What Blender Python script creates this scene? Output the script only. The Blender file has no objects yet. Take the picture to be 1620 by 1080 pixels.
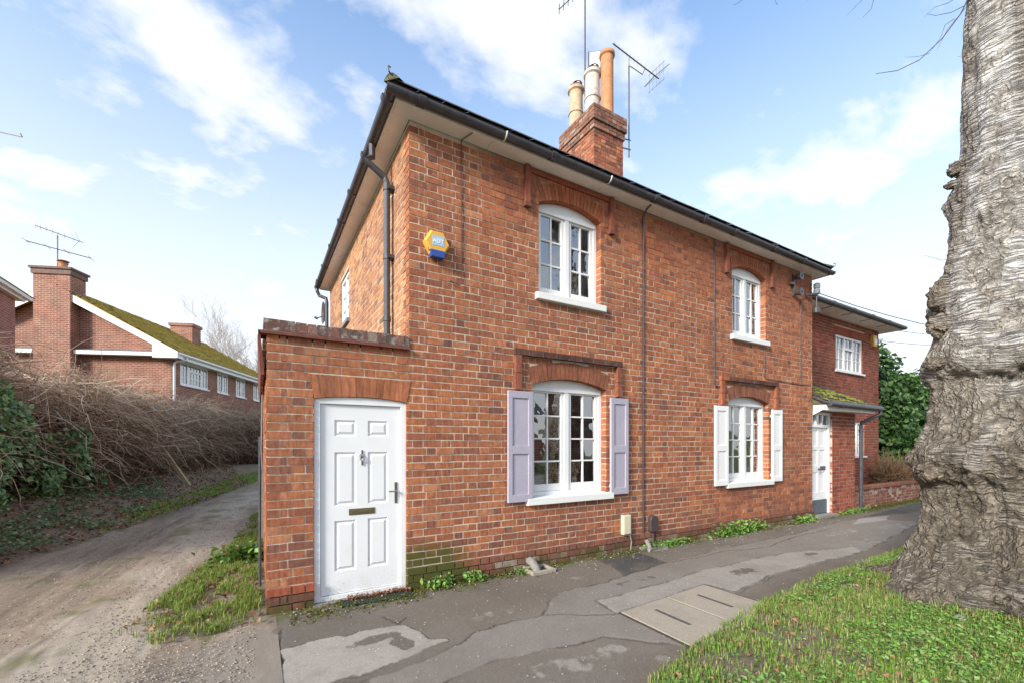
import bpy, math, random
import numpy as np
from mathutils import Vector, Matrix
random.seed(7); np.random.seed(7)
R = math.radians
SC = bpy.context.scene
COL = SC.collection

# ------------------------------------------------------------------ camera, sky, sun, exposure
cam = bpy.data.cameras.new('camera'); camo = bpy.data.objects.new('camera', cam); COL.objects.link(camo)
camo.location = (-1.385, -4.50, 1.556); camo.rotation_euler = (R(90), 0, R(-30.574))
cam.sensor_width = 36; cam.lens = 680 / 1620 * 36; cam.shift_y = 161 / 1620
cam.clip_start = 0.05; cam.clip_end = 2000
SC.camera = camo

SUN_DIR = Vector((-0.87, -0.31, 0.45)).normalized()      # towards the sun
w = bpy.data.worlds.new('World'); SC.world = w; w.use_nodes = True
nt = w.node_tree; nt.nodes.clear()
def wn(t, **kw):
    n = nt.nodes.new(t)
    for k, v in kw.items(): setattr(n, k, v)
    return n
lk = nt.links.new
out = wn('ShaderNodeOutputWorld'); bg = wn('ShaderNodeBackground'); bg.inputs[1].default_value = 0.14
sky = wn('ShaderNodeTexSky', sky_type='NISHITA', sun_disc=False)
sky.sun_elevation = math.asin(SUN_DIR.z); sky.sun_rotation = math.atan2(SUN_DIR.x, SUN_DIR.y)
sky.air_density = 1.0; sky.dust_density = 0.6; sky.ozone_density = 2.0
tc = wn('ShaderNodeTexCoord'); sep = wn('ShaderNodeSeparateXYZ'); lk(tc.outputs['Generated'], sep.inputs[0])
zc = wn('ShaderNodeMath', operation='MAXIMUM'); lk(sep.outputs[2], zc.inputs[0]); zc.inputs[1].default_value = 0.0
za = wn('ShaderNodeMath', operation='ADD'); lk(zc.outputs[0], za.inputs[0]); za.inputs[1].default_value = 0.22
dx = wn('ShaderNodeMath', operation='DIVIDE'); lk(sep.outputs[0], dx.inputs[0]); lk(za.outputs[0], dx.inputs[1])
dy = wn('ShaderNodeMath', operation='DIVIDE'); lk(sep.outputs[1], dy.inputs[0]); lk(za.outputs[0], dy.inputs[1])
cmb = wn('ShaderNodeCombineXYZ'); lk(dx.outputs[0], cmb.inputs[0]); lk(dy.outputs[0], cmb.inputs[1])
mp = wn('ShaderNodeMapping'); lk(cmb.outputs[0], mp.inputs[0]); mp.inputs['Rotation'].default_value = (0, 0, R(35)); mp.inputs['Scale'].default_value = (1.0, 1.35, 1); mp.inputs['Location'].default_value = (3.1, 1.7, 0)
n1 = wn('ShaderNodeTexNoise'); lk(mp.outputs[0], n1.inputs['Vector']); n1.inputs['Scale'].default_value = 2.5; n1.inputs['Detail'].default_value = 9; n1.inputs['Roughness'].default_value = 0.58; n1.inputs['Distortion'].default_value = 0.15
cr = wn('ShaderNodeMapRange', interpolation_type='SMOOTHSTEP'); lk(n1.outputs[0], cr.inputs[0]); cr.inputs[1].default_value = 0.385; cr.inputs[2].default_value = 0.64; cr.inputs[4].default_value = 0.9
hz = wn('ShaderNodeMapRange', interpolation_type='SMOOTHSTEP'); lk(zc.outputs[0], hz.inputs[0]); hz.inputs[1].default_value = 0.84; hz.inputs[2].default_value = 0.02; hz.inputs[3].default_value = 0.02; hz.inputs[4].default_value = 0.97
mxm = wn('ShaderNodeMath', operation='MAXIMUM'); lk(cr.outputs[0], mxm.inputs[0]); lk(hz.outputs[0], mxm.inputs[1])
sm = wn('ShaderNodeMix', data_type='RGBA', blend_type='MULTIPLY'); sm.inputs[0].default_value = 1; lk(sky.outputs[0], sm.inputs[6]); sm.inputs[7].default_value = (1.5, 1.8, 1.92, 1)
mix = wn('ShaderNodeMix', data_type='RGBA'); lk(mxm.outputs[0], mix.inputs[0]); lk(sm.outputs[2], mix.inputs[6]); mix.inputs[7].default_value = (5.7, 5.75, 5.85, 1)
lk(mix.outputs[2], bg.inputs[0]); lk(bg.outputs[0], out.inputs[0])

sd = bpy.data.lights.new('sun', 'SUN'); sd.energy = 4.4; sd.angle = R(14); sd.color = (1, 0.94, 0.84)
so = bpy.data.objects.new('sun', sd); COL.objects.link(so); so.rotation_euler = SUN_DIR.to_track_quat('Z', 'Y').to_euler()
vs = SC.view_settings; vs.view_transform = 'Standard'; vs.look = 'None'; vs.exposure = 0.5; vs.gamma = 1
SC.cycles.max_bounces = 8; SC.cycles.transparent_max_bounces = 12; SC.cycles.diffuse_bounces = 4

# ------------------------------------------------------------------ materials
def mat(name, col=(.5, .5, .5), rough=.8, metal=0, noise=None, bump=None, attr=False, spec=.3, tint=None):
    """noise: (scale, amount); bump: (scale, strength, dist); attr: multiply by vertex colour; tint: (scale, colour, lo, hi) noise patches of another colour"""
    m = bpy.data.materials.new(name); m.use_nodes = True; t = m.node_tree; b = t.nodes['Principled BSDF']
    b.inputs['Roughness'].default_value = rough; b.inputs['Metallic'].default_value = metal; b.inputs['Specular IOR Level'].default_value = spec
    geo = t.nodes.new('ShaderNodeNewGeometry')
    def nz(scale, detail=6, rough=.6):
        n = t.nodes.new('ShaderNodeTexNoise'); n.inputs['Scale'].default_value = scale; n.inputs['Detail'].default_value = detail; n.inputs['Roughness'].default_value = rough
        t.links.new(geo.outputs['Position'], n.inputs['Vector']); return n
    c = t.nodes.new('ShaderNodeRGB'); c.outputs[0].default_value = (*col, 1); cur = c.outputs[0]
    if attr:
        a = t.nodes.new('ShaderNodeAttribute'); a.attribute_name = 'Col'; cur = a.outputs['Color']
    if tint:
        lst = tint if isinstance(tint, list) else [tint]
        for (s, tcx, lo, hi) in lst:
            n = nz(s); r = t.nodes.new('ShaderNodeMapRange'); r.inputs[1].default_value = lo; r.inputs[2].default_value = hi
            t.links.new(n.outputs[0], r.inputs[0])
            x = t.nodes.new('ShaderNodeMix'); x.data_type = 'RGBA'; t.links.new(r.outputs[0], x.inputs[0]); t.links.new(cur, x.inputs[6]); x.inputs[7].default_value = (*tcx, 1); cur = x.outputs[2]
    if noise:
        n = nz(noise[0]); r = t.nodes.new('ShaderNodeMapRange'); r.inputs[1].default_value = .25; r.inputs[2].default_value = .75
        r.inputs[3].default_value = 1 - noise[1]; r.inputs[4].default_value = 1 + noise[1]; t.links.new(n.outputs[0], r.inputs[0])
        x = t.nodes.new('ShaderNodeVectorMath'); x.operation = 'SCALE'; t.links.new(cur, x.inputs[0]); t.links.new(r.outputs[0], x.inputs['Scale']); cur = x.outputs[0]
    t.links.new(cur, b.inputs['Base Color'])
    if bump:
        n = nz(bump[0], 8, .65); bp = t.nodes.new('ShaderNodeBump'); bp.inputs['Strength'].default_value = bump[1]; bp.inputs['Distance'].default_value = bump[2]
        t.links.new(n.outputs[0], bp.inputs['Height']); t.links.new(bp.outputs[0], b.inputs['Normal'])
    m['cur'] = 0
    return m, t, b, geo, cur

def M(*a, **k): return mat(*a, **k)[0]

# brick with vertex colour, fine grain, soot and a patch of moss low by the door
def brick_material(name, moss=True):
    m, t, b, geo, cur = mat(name, attr=True, rough=.92, noise=(22, .22), bump=(120, .8, .005), spec=.15, tint=[(.8, (.25, .11, .072), .42, .85), (9, (.25, .085, .055), .55, .85), (34, (.15, .07, .05), .64, .9)])
    # faint upright wash streaks
    mpn = t.nodes.new('ShaderNodeMapping'); mpn.inputs['Scale'].default_value = (38, 38, 7); t.links.new(geo.outputs['Position'], mpn.inputs[0])
    n9 = t.nodes.new('ShaderNodeTexNoise'); n9.inputs['Scale'].default_value = 1; n9.inputs['Detail'].default_value = 4; t.links.new(mpn.outputs[0], n9.inputs['Vector'])
    r9 = t.nodes.new('ShaderNodeMapRange'); r9.inputs[1].default_value = .35; r9.inputs[2].default_value = .65; r9.inputs[3].default_value = .78; r9.inputs[4].default_value = 1.18; t.links.new(n9.outputs[0], r9.inputs[0])
    x9 = t.nodes.new('ShaderNodeVectorMath'); x9.operation = 'SCALE'; t.links.new(cur, x9.inputs[0]); t.links.new(r9.outputs[0], x9.inputs['Scale']); cur = x9.outputs[0]; t.links.new(cur, b.inputs['Base Color'])
    if moss:
        sp = t.nodes.new('ShaderNodeSeparateXYZ'); t.links.new(geo.outputs['Position'], sp.inputs[0])
        n = t.nodes.new('ShaderNodeTexNoise'); n.inputs['Scale'].default_value = 5; n.inputs['Detail'].default_value = 6; t.links.new(geo.outputs['Position'], n.inputs['Vector'])
        # mask = noise + falloff in x (0..0.75) and z (0..0.6)
        def mr(sock, a, c, o0, o1):
            r = t.nodes.new('ShaderNodeMapRange'); r.inputs[1].default_value = a; r.inputs[2].default_value = c; r.inputs[3].default_value = o0; r.inputs[4].default_value = o1; t.links.new(sock, r.inputs[0]); return r.outputs[0]
        def mth(op, a, c):
            x = t.nodes.new('ShaderNodeMath'); x.operation = op
            for i, v in enumerate((a, c)):
                if isinstance(v, (int, float)): x.inputs[i].default_value = v
                else: t.links.new(v, x.inputs[i])
            return x.outputs[0]
        ax = mth('ABSOLUTE', mth('SUBTRACT', sp.outputs[0], .22), 0)
        fx = mr(ax, .2, .75, 1, 0); fz = mr(sp.outputs[2], .30, .62, 1, 0)
        k = mr(mth('ADD', mth('MULTIPLY', fx, fz), mth('MULTIPLY', n.outputs[0], .8)), .75, 1.2, 0, .9)
        low = mr(mth('ADD', mr(sp.outputs[2], .02, .3, .5, 0), mth('MULTIPLY', n.outputs[0], .8)), .66, .9, 0, .7)
        k = mth('MAXIMUM', k, low)
        x = t.nodes.new('ShaderNodeMix'); x.data_type = 'RGBA'; t.links.new(k, x.inputs[0]); t.links.new(cur, x.inputs[6]); x.inputs[7].default_value = (.075, .085, .02, 1)
        t.links.new(x.outputs[2], b.inputs['Base Color'])
    return m
MB_COPE = M('lichened_brick', attr=True, rough=.95, noise=(30, .3), bump=(90, 1, .006), spec=.1, tint=[(16, (.34, .33, .29), .50, .68), (7, (.12, .10, .09), .52, .75), (45, (.42, .41, .37), .62, .75)])
MB_BRICK = brick_material('brick'); MB_BRICK2 = brick_material('brick_plain', False)
def mortar_mat():
    m, t, b, geo, cur = mat('lime_mortar', (.60, .495, .39), .95, noise=(14, .16), bump=(120, .6, .006), tint=[(1.3, (.50, .41, .33), .52, .8), (7, (.30, .21, .15), .64, .85)])
    sp = t.nodes.new('ShaderNodeSeparateXYZ'); t.links.new(geo.outputs['Position'], sp.inputs[0])
    n = t.nodes.new('ShaderNodeTexNoise'); n.inputs['Scale'].default_value = 1.1; n.inputs['Detail'].default_value = 5; t.links.new(geo.outputs['Position'], n.inputs['Vector'])
    def mr(sock, a, c, o0, o1):
        r = t.nodes.new('ShaderNodeMapRange'); r.inputs[1].default_value = a; r.inputs[2].default_value = c; r.inputs[3].default_value = o0; r.inputs[4].default_value = o1; t.links.new(sock, r.inputs[0]); return r.outputs[0]
    def mth(op, a, c):
        x = t.nodes.new('ShaderNodeMath'); x.operation = op
        for i, v in enumerate((a, c)):
            if isinstance(v, (int, float)): x.inputs[i].default_value = v
            else: t.links.new(v, x.inputs[i])
        return x.outputs[0]
    # courses repointed in reddened mortar round the upper windows and below the far sill
    up = mth('MULTIPLY', mr(sp.outputs[2], 3.9, 4.5, 0, .6), mr(sp.outputs[0], .4, 1.3, 0, 1)); rgt = mr(sp.outputs[0], 3.9, 5.6, 0, .22); lo_ = mth('MULTIPLY', mr(sp.outputs[2], 1.0, .6, 0, .3), mr(sp.outputs[0], 4, 5.5, 0, 1))
    k = mr(mth('ADD', mth('ADD', up, mth('ADD', rgt, lo_)), mth('MULTIPLY', n.outputs[0], .9)), .55, .95, 0, .9)
    x = t.nodes.new('ShaderNodeMix'); x.data_type = 'RGBA'; t.links.new(k, x.inputs[0]); t.links.new(cur, x.inputs[6]); x.inputs[7].default_value = (.30, .15, .10, 1); t.links.new(x.outputs[2], b.inputs['Base Color'])
    return m
MORTAR = mortar_mat()
MORTAR2 = M('pale_mortar', (.50, .40, .32), .95, noise=(20, .2), bump=(120, .5, .005))
WHITE = M('white_paint', (.80, .80, .79), .38, noise=(9, .04), bump=(60, .08, .002), spec=.4)
WHITEW = M('white_weathered_paint', (.78, .78, .76), .5, noise=(30, .06), bump=(90, .15, .002), tint=(14, (.55, .53, .48), .68, .9))
UPVC = M('white_plastic', (.80, .81, .82), .28, noise=(4, .02), spec=.5)
def door_mat():
    m, t, b, geo, cur = mat('door_plastic', (.80, .81, .82), .33, noise=(4, .03), spec=.45)
    sp = t.nodes.new('ShaderNodeSeparateXYZ'); t.links.new(geo.outputs['Position'], sp.inputs[0]); n = t.nodes.new('ShaderNodeTexNoise'); n.inputs['Scale'].default_value = 70; n.inputs['Detail'].default_value = 5; t.links.new(geo.outputs['Position'], n.inputs['Vector'])
    n2_ = t.nodes.new('ShaderNodeTexNoise'); n2_.inputs['Scale'].default_value = 6; n2_.inputs['Detail'].default_value = 5; t.links.new(geo.outputs['Position'], n2_.inputs['Vector'])
    r = t.nodes.new('ShaderNodeMapRange'); r.inputs[1].default_value = .0; r.inputs[2].default_value = .5; r.inputs[3].default_value = .13; r.inputs[4].default_value = -.06; t.links.new(sp.outputs[2], r.inputs[0])
    a = t.nodes.new('ShaderNodeMath'); a.operation = 'ADD'; t.links.new(n.outputs[0], a.inputs[0]); t.links.new(r.outputs[0], a.inputs[1])
    k = t.nodes.new('ShaderNodeMapRange'); k.inputs[1].default_value = .66; k.inputs[2].default_value = .75; k.inputs[4].default_value = .55; t.links.new(a.outputs[0], k.inputs[0])
    x = t.nodes.new('ShaderNodeMix'); x.data_type = 'RGBA'; t.links.new(k.outputs[0], x.inputs[0]); t.links.new(cur, x.inputs[6]); x.inputs[7].default_value = (.30, .27, .22, 1)
    a2 = t.nodes.new('ShaderNodeMath'); a2.operation = 'MULTIPLY_ADD'; t.links.new(r.outputs[0], a2.inputs[0]); a2.inputs[1].default_value = 1.4; t.links.new(n2_.outputs[0], a2.inputs[2]); k2 = t.nodes.new('ShaderNodeMapRange'); k2.inputs[1].default_value = .55; k2.inputs[2].default_value = .85; k2.inputs[4].default_value = .35; t.links.new(a2.outputs[0], k2.inputs[0])
    x2 = t.nodes.new('ShaderNodeMix'); x2.data_type = 'RGBA'; t.links.new(k2.outputs[0], x2.inputs[0]); t.links.new(x.outputs[2], x2.inputs[6]); x2.inputs[7].default_value = (.55, .52, .46, 1); t.links.new(x2.outputs[2], b.inputs['Base Color']); return m
UPVCD = door_mat()
LILAC = M('lilac_paint', (.40, .375, .45), .6, noise=(25, .08), bump=(80, .2, .002), tint=[(40, (.28, .25, .27), .66, .85), (3, (.44, .41, .48), .5, .7)])
IRON = M('black_iron', (.062, .058, .068), .42, noise=(12, .35), bump=(70, .15, .002), spec=.5, tint=(7, (.13, .12, .12), .58, .85))
SOFFIT = M('cream_soffit', (.86, .80, .74), .8, noise=(5, .10), bump=(50, .2, .003), tint=(10, (.50, .41, .34), .62, .85))
SLATE = M('slate', (.12, .115, .122), .75, attr=False, noise=(9, .4), bump=(60, .3, .004), tint=(6, (.11, .12, .06), .58, .8))
LEAD = M('lead', (.22, .23, .25), .55, noise=(8, .2))
STEEL = M('aged_metal', (.14, .13, .13), .45, metal=.6, noise=(20, .3))
CHROME = M('dull_nickel', (.45, .44, .42), .28, metal=1)
BRASS = M('dull_brass', (.42, .36, .22), .35, metal=1, noise=(30, .2))
POTO = M('terracotta_pot', (.50, .24, .12), .85, noise=(9, .25), bump=(60, .2, .003), tint=(5, (.25, .17, .12), .55, .8))
POTC = M('buff_pot', (.52, .38, .26), .85, noise=(9, .25), bump=(60, .2, .003), tint=(6, (.28, .22, .18), .55, .8))
POTW = M('whitish_pot', (.58, .53, .47), .85, noise=(9, .2), bump=(60, .2, .003), tint=(6, (.30, .26, .22), .52, .75))
DARKIN = M('room_dark', (.13, .11, .10), .9)
CURT = M('net_curtain', (.72, .70, .68), .9, noise=(12, .08))
YEL = M('yellow_plastic', (.72, .40, .07), .45); BLUE = M('blue_plastic', (.03, .08, .32), .3); PALEB = M('pale_blue_print', (.36, .52, .72), .5)
CREAMBOX = M('cream_plastic', (.62, .58, .42), .5, noise=(20, .05)); BROWNBOX = M('brown_plastic', (.07, .05, .05), .5, noise=(20, .1))
GREYDOOR = M('grey_kick_plate', (.10, .115, .14), .45, noise=(10, .2))
RUBBER = M('rubber_mat', (.035, .045, .03), .85, noise=(30, .5), tint=(12, (.06, .08, .02), .5, .75))
CONC = M('aggregate_concrete', (.36, .31, .25), .95, noise=(150, .45), bump=(160, .9, .008), tint=(4, (.27, .24, .19), .5, .8))
CONCD = M('dark_slot', (.09, .08, .075), .9, noise=(40, .3))
STONE = M('grey_stone', (.24, .225, .205), .9, noise=(25, .3), bump=(40, .6, .01))
WOODP = M('weathered_wood', (.34, .265, .15), .85, noise=(18, .3), bump=(60, .4, .004))
TILE = M('red_clay_tile', (.17, .06, .045), .8, noise=(20, .3), bump=(60, .3, .004))
ASH_D = M('old_asphalt', (.122, .104, .086), .93, noise=(90, .35), bump=(220, .9, .006), spec=.25, tint=[(1.3, (.17, .147, .124), .48, .7), (150, (.22, .2, .18), .64, .78), (3.2, (.075, .066, .055), .56, .72)])
ASH_M = M('mid_asphalt', (.215, .193, .17), .9, noise=(110, .28), bump=(240, .8, .005), spec=.25, tint=[(1.1, (.27, .244, .216), .46, .7), (4.5, (.155, .137, .118), .52, .75), (150, (.27, .25, .23), .64, .78)])
ASH_L = M('pale_asphalt', (.37, .333, .295), .92, noise=(130, .25), bump=(260, .8, .005), spec=.2, tint=[(2.2, (.27, .248, .225), .48, .7), (7, (.2, .182, .162), .63, .74)])
ASH_T = M('fresh_tar', (.055, .056, .06), .7, noise=(120, .3), bump=(240, .7, .005), tint=(3, (.085, .082, .08), .5, .7))
CRACK = M('crack_dirt', (.065, .055, .043), .95, noise=(60, .4), tint=(9, (.06, .065, .025), .55, .75))
LANE = M('lane_gravel', (.29, .245, .198), .95, noise=(55, .42), bump=(130, 1, .012), spec=.15, tint=[(.9, (.17, .138, .105), .46, .66), (2.6, (.36, .315, .255), .54, .72), (120, (.42, .38, .32), .63, .75), (5, (.10, .105, .04), .66, .8)])
EARTH = M('earth', (.20, .155, .112), .98, noise=(30, .4), bump=(60, 1, .02), tint=[(3, (.10, .105, .045), .5, .7), (60, (.26, .2, .14), .6, .75)])
FIELD = M('field_grass', (.09, .12, .035), .98, noise=(3, .3))
def vmat(name, rough=.6, spec=.3, trans=0.0, noise=None):
    m, t, b, g, c = mat(name, attr=True, rough=rough, spec=spec, noise=noise)
    if trans:
        tr = t.nodes.new('ShaderNodeBsdfTranslucent'); t.links.new(c, tr.inputs[0]); mx = t.nodes.new('ShaderNodeMixShader'); mx.inputs[0].default_value = trans
        o = t.nodes['Material Output']; t.links.new(b.outputs[0], mx.inputs[1]); t.links.new(tr.outputs[0], mx.inputs[2]); t.links.new(mx.outputs[0], o.inputs[0])
    return m
LEAF = vmat('leaf', .45, .4, .25); GRASSM = vmat('grass_blade', .6, .3, .3); TWIG = vmat('twig', .85, .2); LITTER = vmat('dead_leaf', .8, .2, .15); PEB = vmat('pebble', .9, .2)

def glass_mat():
    m = bpy.data.materials.new('window_glass'); m.use_nodes = True; t = m.node_tree; t.nodes.clear()
    o = t.nodes.new('ShaderNodeOutputMaterial'); mx = t.nodes.new('ShaderNodeMixShader'); tr = t.nodes.new('ShaderNodeBsdfTransparent'); gl = t.nodes.new('ShaderNodeBsdfGlossy')
    tr.inputs[0].default_value = (.82, .86, .86, 1); gl.inputs['Roughness'].default_value = .01; gl.inputs[0].default_value = (.95, .97, 1, 1)
    fr = t.nodes.new('ShaderNodeFresnel'); fr.inputs[0].default_value = 2.7
    geo = t.nodes.new('ShaderNodeNewGeometry'); n = t.nodes.new('ShaderNodeTexNoise'); n.inputs['Scale'].default_value = 7; n.inputs['Detail'].default_value = 1; t.links.new(geo.outputs['Position'], n.inputs['Vector'])
    bp = t.nodes.new('ShaderNodeBump'); bp.inputs['Strength'].default_value = .14; bp.inputs['Distance'].default_value = .012; t.links.new(n.outputs[0], bp.inputs['Height'])
    t.links.new(bp.outputs[0], gl.inputs['Normal']); t.links.new(bp.outputs[0], fr.inputs['Normal'])
    fa = t.nodes.new('ShaderNodeMath'); fa.operation = 'ADD'; fa.use_clamp = True; fa.inputs[1].default_value = .10; t.links.new(fr.outputs[0], fa.inputs[0]); t.links.new(fa.outputs[0], mx.inputs[0]); t.links.new(tr.outputs[0], mx.inputs[1]); t.links.new(gl.outputs[0], mx.inputs[2]); t.links.new(mx.outputs[0], o.inputs[0])
    return m
GLASS = glass_mat()

# brick pattern material for walls too far away to show single bricks
def brick_tex(name, c1, c2, mort, scale=1.0, bw=.225, rh=.075):
    m = bpy.data.materials.new(name); m.use_nodes = True; t = m.node_tree; b = t.nodes['Principled BSDF']; b.inputs['Roughness'].default_value = .9
    tcd = t.nodes.new('ShaderNodeTexCoord'); geo = t.nodes.new('ShaderNodeNewGeometry')
    s = t.nodes.new('ShaderNodeSeparateXYZ'); t.links.new(tcd.outputs['Object'], s.inputs[0])
    a = t.nodes.new('ShaderNodeMath'); a.operation = 'ADD'; t.links.new(s.outputs[0], a.inputs[0]); t.links.new(s.outputs[1], a.inputs[1])
    c = t.nodes.new('ShaderNodeCombineXYZ'); t.links.new(a.outputs[0], c.inputs[0]); t.links.new(s.outputs[2], c.inputs[1])
    br = t.nodes.new('ShaderNodeTexBrick'); t.links.new(c.outputs[0], br.inputs['Vector'])
    br.inputs['Color1'].default_value = (*c1, 1); br.inputs['Color2'].default_value = (*c2, 1); br.inputs['Mortar'].default_value = (*mort, 1)
    br.inputs['Scale'].default_value = scale; br.inputs['Brick Width'].default_value = bw; br.inputs['Row Height'].default_value = rh; br.inputs['Mortar Size'].default_value = .006; br.inputs['Bias'].default_value = 0
    n = t.nodes.new('ShaderNodeTexNoise'); n.inputs['Scale'].default_value = 2.5; n.inputs['Detail'].default_value = 6; t.links.new(tcd.outputs['Object'], n.inputs['Vector'])
    r = t.nodes.new('ShaderNodeMapRange'); r.inputs[1].default_value = .3; r.inputs[2].default_value = .7; r.inputs[3].default_value = .8; r.inputs[4].default_value = 1.2; t.links.new(n.outputs[0], r.inputs[0])
    x = t.nodes.new('ShaderNodeVectorMath'); x.operation = 'SCALE'; t.links.new(br.outputs[0], x.inputs[0]); t.links.new(r.outputs[0], x.inputs['Scale']); t.links.new(x.outputs[0], b.inputs['Base Color'])
    bp = t.nodes.new('ShaderNodeBump'); bp.inputs['Strength'].default_value = .6; bp.inputs['Distance'].default_value = .006; bp.invert = True; t.links.new(br.outputs['Fac'], bp.inputs['Height']); t.links.new(bp.outputs[0], b.inputs['Normal'])
    return m
BTEX = brick_tex('far_brick', (.30, .115, .072), (.22, .085, .058), (.50, .40, .32))
BTEX2 = brick_tex('far_red_brick', (.36, .11, .07), (.27, .08, .055), (.42, .33, .28))
BTEX3 = brick_tex('stock_brick', (.36, .12, .06), (.27, .09, .05), (.45, .38, .3))
MOSSROOF = M('mossy_tile', (.42, .30, .06), .95, noise=(14, .35), bump=(30, 1, .03), tint=[(5, (.19, .12, .06), .52, .72), (3, (.50, .38, .07), .48, .66), (22, (.56, .47, .15), .6, .8)])
MOSSROOF2 = M('mossy_slab', (.12, .115, .07), .95, noise=(20, .35), bump=(40, 1, .02), tint=[(9, (.17, .18, .03), .55, .68), (16, (.3, .3, .24), .6, .75)])

# ------------------------------------------------------------------ mesh helpers
class B:
    def __init__(s): s.v = []; s.f = []; s.c = []
    def add(s, vs, fs, col=None):
        o = len(s.v); s.v += [tuple(p) for p in vs]; s.f += [tuple(i + o for i in f) for f in fs]
        s.c += [col or (1, 1, 1)] * len(vs); return s
    def box(s, x0, y0, z0, x1, y1, z1, col=None, jit=0):
        j = (lambda: random.uniform(-jit, jit)) if jit else (lambda: 0)
        vs = [(x + j(), y + j(), z + j()) for x in (x0, x1) for y in (y0, y1) for z in (z0, z1)]
        return s.add(vs, [(0, 1, 3, 2), (4, 6, 7, 5), (0, 4, 5, 1), (2, 3, 7, 6), (0, 2, 6, 4), (1, 5, 7, 3)], col)
    def prism(s, pts, a, b, axis='y', col=None):
        """polygon pts (2-D) extruded between a and b along axis"""
        n = len(pts)
        def P(p, t): return (p[0], t, p[1]) if axis == 'y' else ((t, p[0], p[1]) if axis == 'x' else (p[0], p[1], t))
        vs = [P(p, a) for p in pts] + [P(p, b) for p in pts]
        fs = [tuple(range(n))[::-1], tuple(range(n, 2 * n))] + [(i, (i + 1) % n, n + (i + 1) % n, n + i) for i in range(n)]
        return s.add(vs, fs, col)
    def tube(s, path, r, n=8, col=None, cap=True):
        path = [Vector(p) for p in path]; rs = r if isinstance(r, (list, tuple)) else [r] * len(path)
        rings = []; prev = None
        for i, p in enumerate(path):
            d = (path[min(i + 1, len(path) - 1)] - path[max(i - 1, 0)]).normalized()
            if prev is None: a = d.orthogonal().normalized()
            else:
                a = prev - d * prev.dot(d); a = a.normalized() if a.length > 1e-6 else d.orthogonal().normalized()
            prev = a; b = d.cross(a)
            rings.append([p + (a * math.cos(2 * math.pi * k / n) + b * math.sin(2 * math.pi * k / n)) * rs[i] for k in range(n)])
        vs = [q for rg in rings for q in rg]; fs = []
        for i in range(len(rings) - 1):
            for k in range(n): fs.append((i * n + k, i * n + (k + 1) % n, (i + 1) * n + (k + 1) % n, (i + 1) * n + k))
        if cap: fs += [tuple(range(n))[::-1], tuple(range(len(vs) - n, len(vs)))]
        return s.add(vs, fs, col)
    def lathe(s, prof, c, n=20, col=None):
        vs = []; fs = []
        for (r, z) in prof:
            for k in range(n): vs.append((c[0] + r * math.cos(2 * math.pi * k / n), c[1] + r * math.sin(2 * math.pi * k / n), c[2] + z))
        for i in range(len(prof) - 1):
            for k in range(n): fs.append((i * n + k, i * n + (k + 1) % n, (i + 1) * n + (k + 1) % n, (i + 1) * n + k))
        return s.add(vs, fs, col)
    def build(s, name, m, parent=None, smooth=False, colours=False, bevel=0, kind=None):
        me = bpy.data.meshes.new(name); me.from_pydata(s.v, [], s.f); me.update()
        if colours:
            a = me.color_attributes.new('Col', 'FLOAT_COLOR', 'POINT'); arr = np.ones((len(s.v), 4), 'f'); arr[:, :3] = np.array(s.c, 'f'); a.data.foreach_set('color', arr.ravel())
        me.materials.append(m)
        if smooth: me.polygons.foreach_set('use_smooth', [True] * len(me.polygons))
        o = bpy.data.objects.new(name, me); COL.objects.link(o)
        if parent: o.parent = parent
        if bevel:
            md = o.modifiers.new('bevel', 'BEVEL'); md.width = bevel; md.segments = 2; md.limit_method = 'ANGLE'
        if kind: o['kind'] = kind
        return o

def fast(name, V, F, m, C=None, parent=None, smooth=False, kind=None):
    """numpy verts (n,3), faces (k,3 or 4), per-vertex colours"""
    me = bpy.data.meshes.new(name); V = np.asarray(V, 'f'); F = np.asarray(F, 'i'); k = F.shape[1]
    me.vertices.add(len(V)); me.vertices.foreach_set('co', V.ravel()); me.loops.add(F.size); me.loops.foreach_set('vertex_index', F.ravel())
    me.polygons.add(len(F)); me.polygons.foreach_set('loop_start', np.arange(0, F.size, k, dtype='i')); me.update(calc_edges=True)
    if C is not None:
        a = me.color_attributes.new('Col', 'FLOAT_COLOR', 'POINT'); arr = np.ones((len(V), 4), 'f'); arr[:, :3] = C; a.data.foreach_set('color', arr.ravel())
    me.materials.append(m)
    if smooth: me.polygons.foreach_set('use_smooth', np.ones(len(F), bool))
    o = bpy.data.objects.new(name, me); COL.objects.link(o)
    if parent: o.parent = parent
    if kind: o['kind'] = kind
    return o

def strands(paths, r0, r1, sides=3):
    """paths (n,p,3) -> verts, quads, index of strand for each vertex"""
    n, p, _ = paths.shape
    d = np.gradient(paths, axis=1); d /= np.linalg.norm(d, axis=2, keepdims=True) + 1e-9
    ref = np.random.normal(size=(n, 1, 3)); a = np.cross(d, ref); a /= np.linalg.norm(a, axis=2, keepdims=True) + 1e-9; b = np.cross(d, a)
    t = np.linspace(0, 1, p)[None, :, None]; r0 = np.broadcast_to(np.asarray(r0, float).reshape(-1, 1, 1), (n, 1, 1)); rad = r0 * (1 - t) + np.asarray(r1) * t
    ang = 2 * np.pi * np.arange(sides) / sides
    V = np.stack([paths + rad * (a * math.cos(q) + b * math.sin(q)) for q in ang], 2)
    idx = np.arange(n * p * sides).reshape(n, p, sides); nx = np.roll(idx, -1, 2)
    F = np.stack([idx[:, :-1], nx[:, :-1], nx[:, 1:], idx[:, 1:]], -1).reshape(-1, 4)
    return V.reshape(-1, 3), F, np.repeat(np.arange(n), p * sides)

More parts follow.
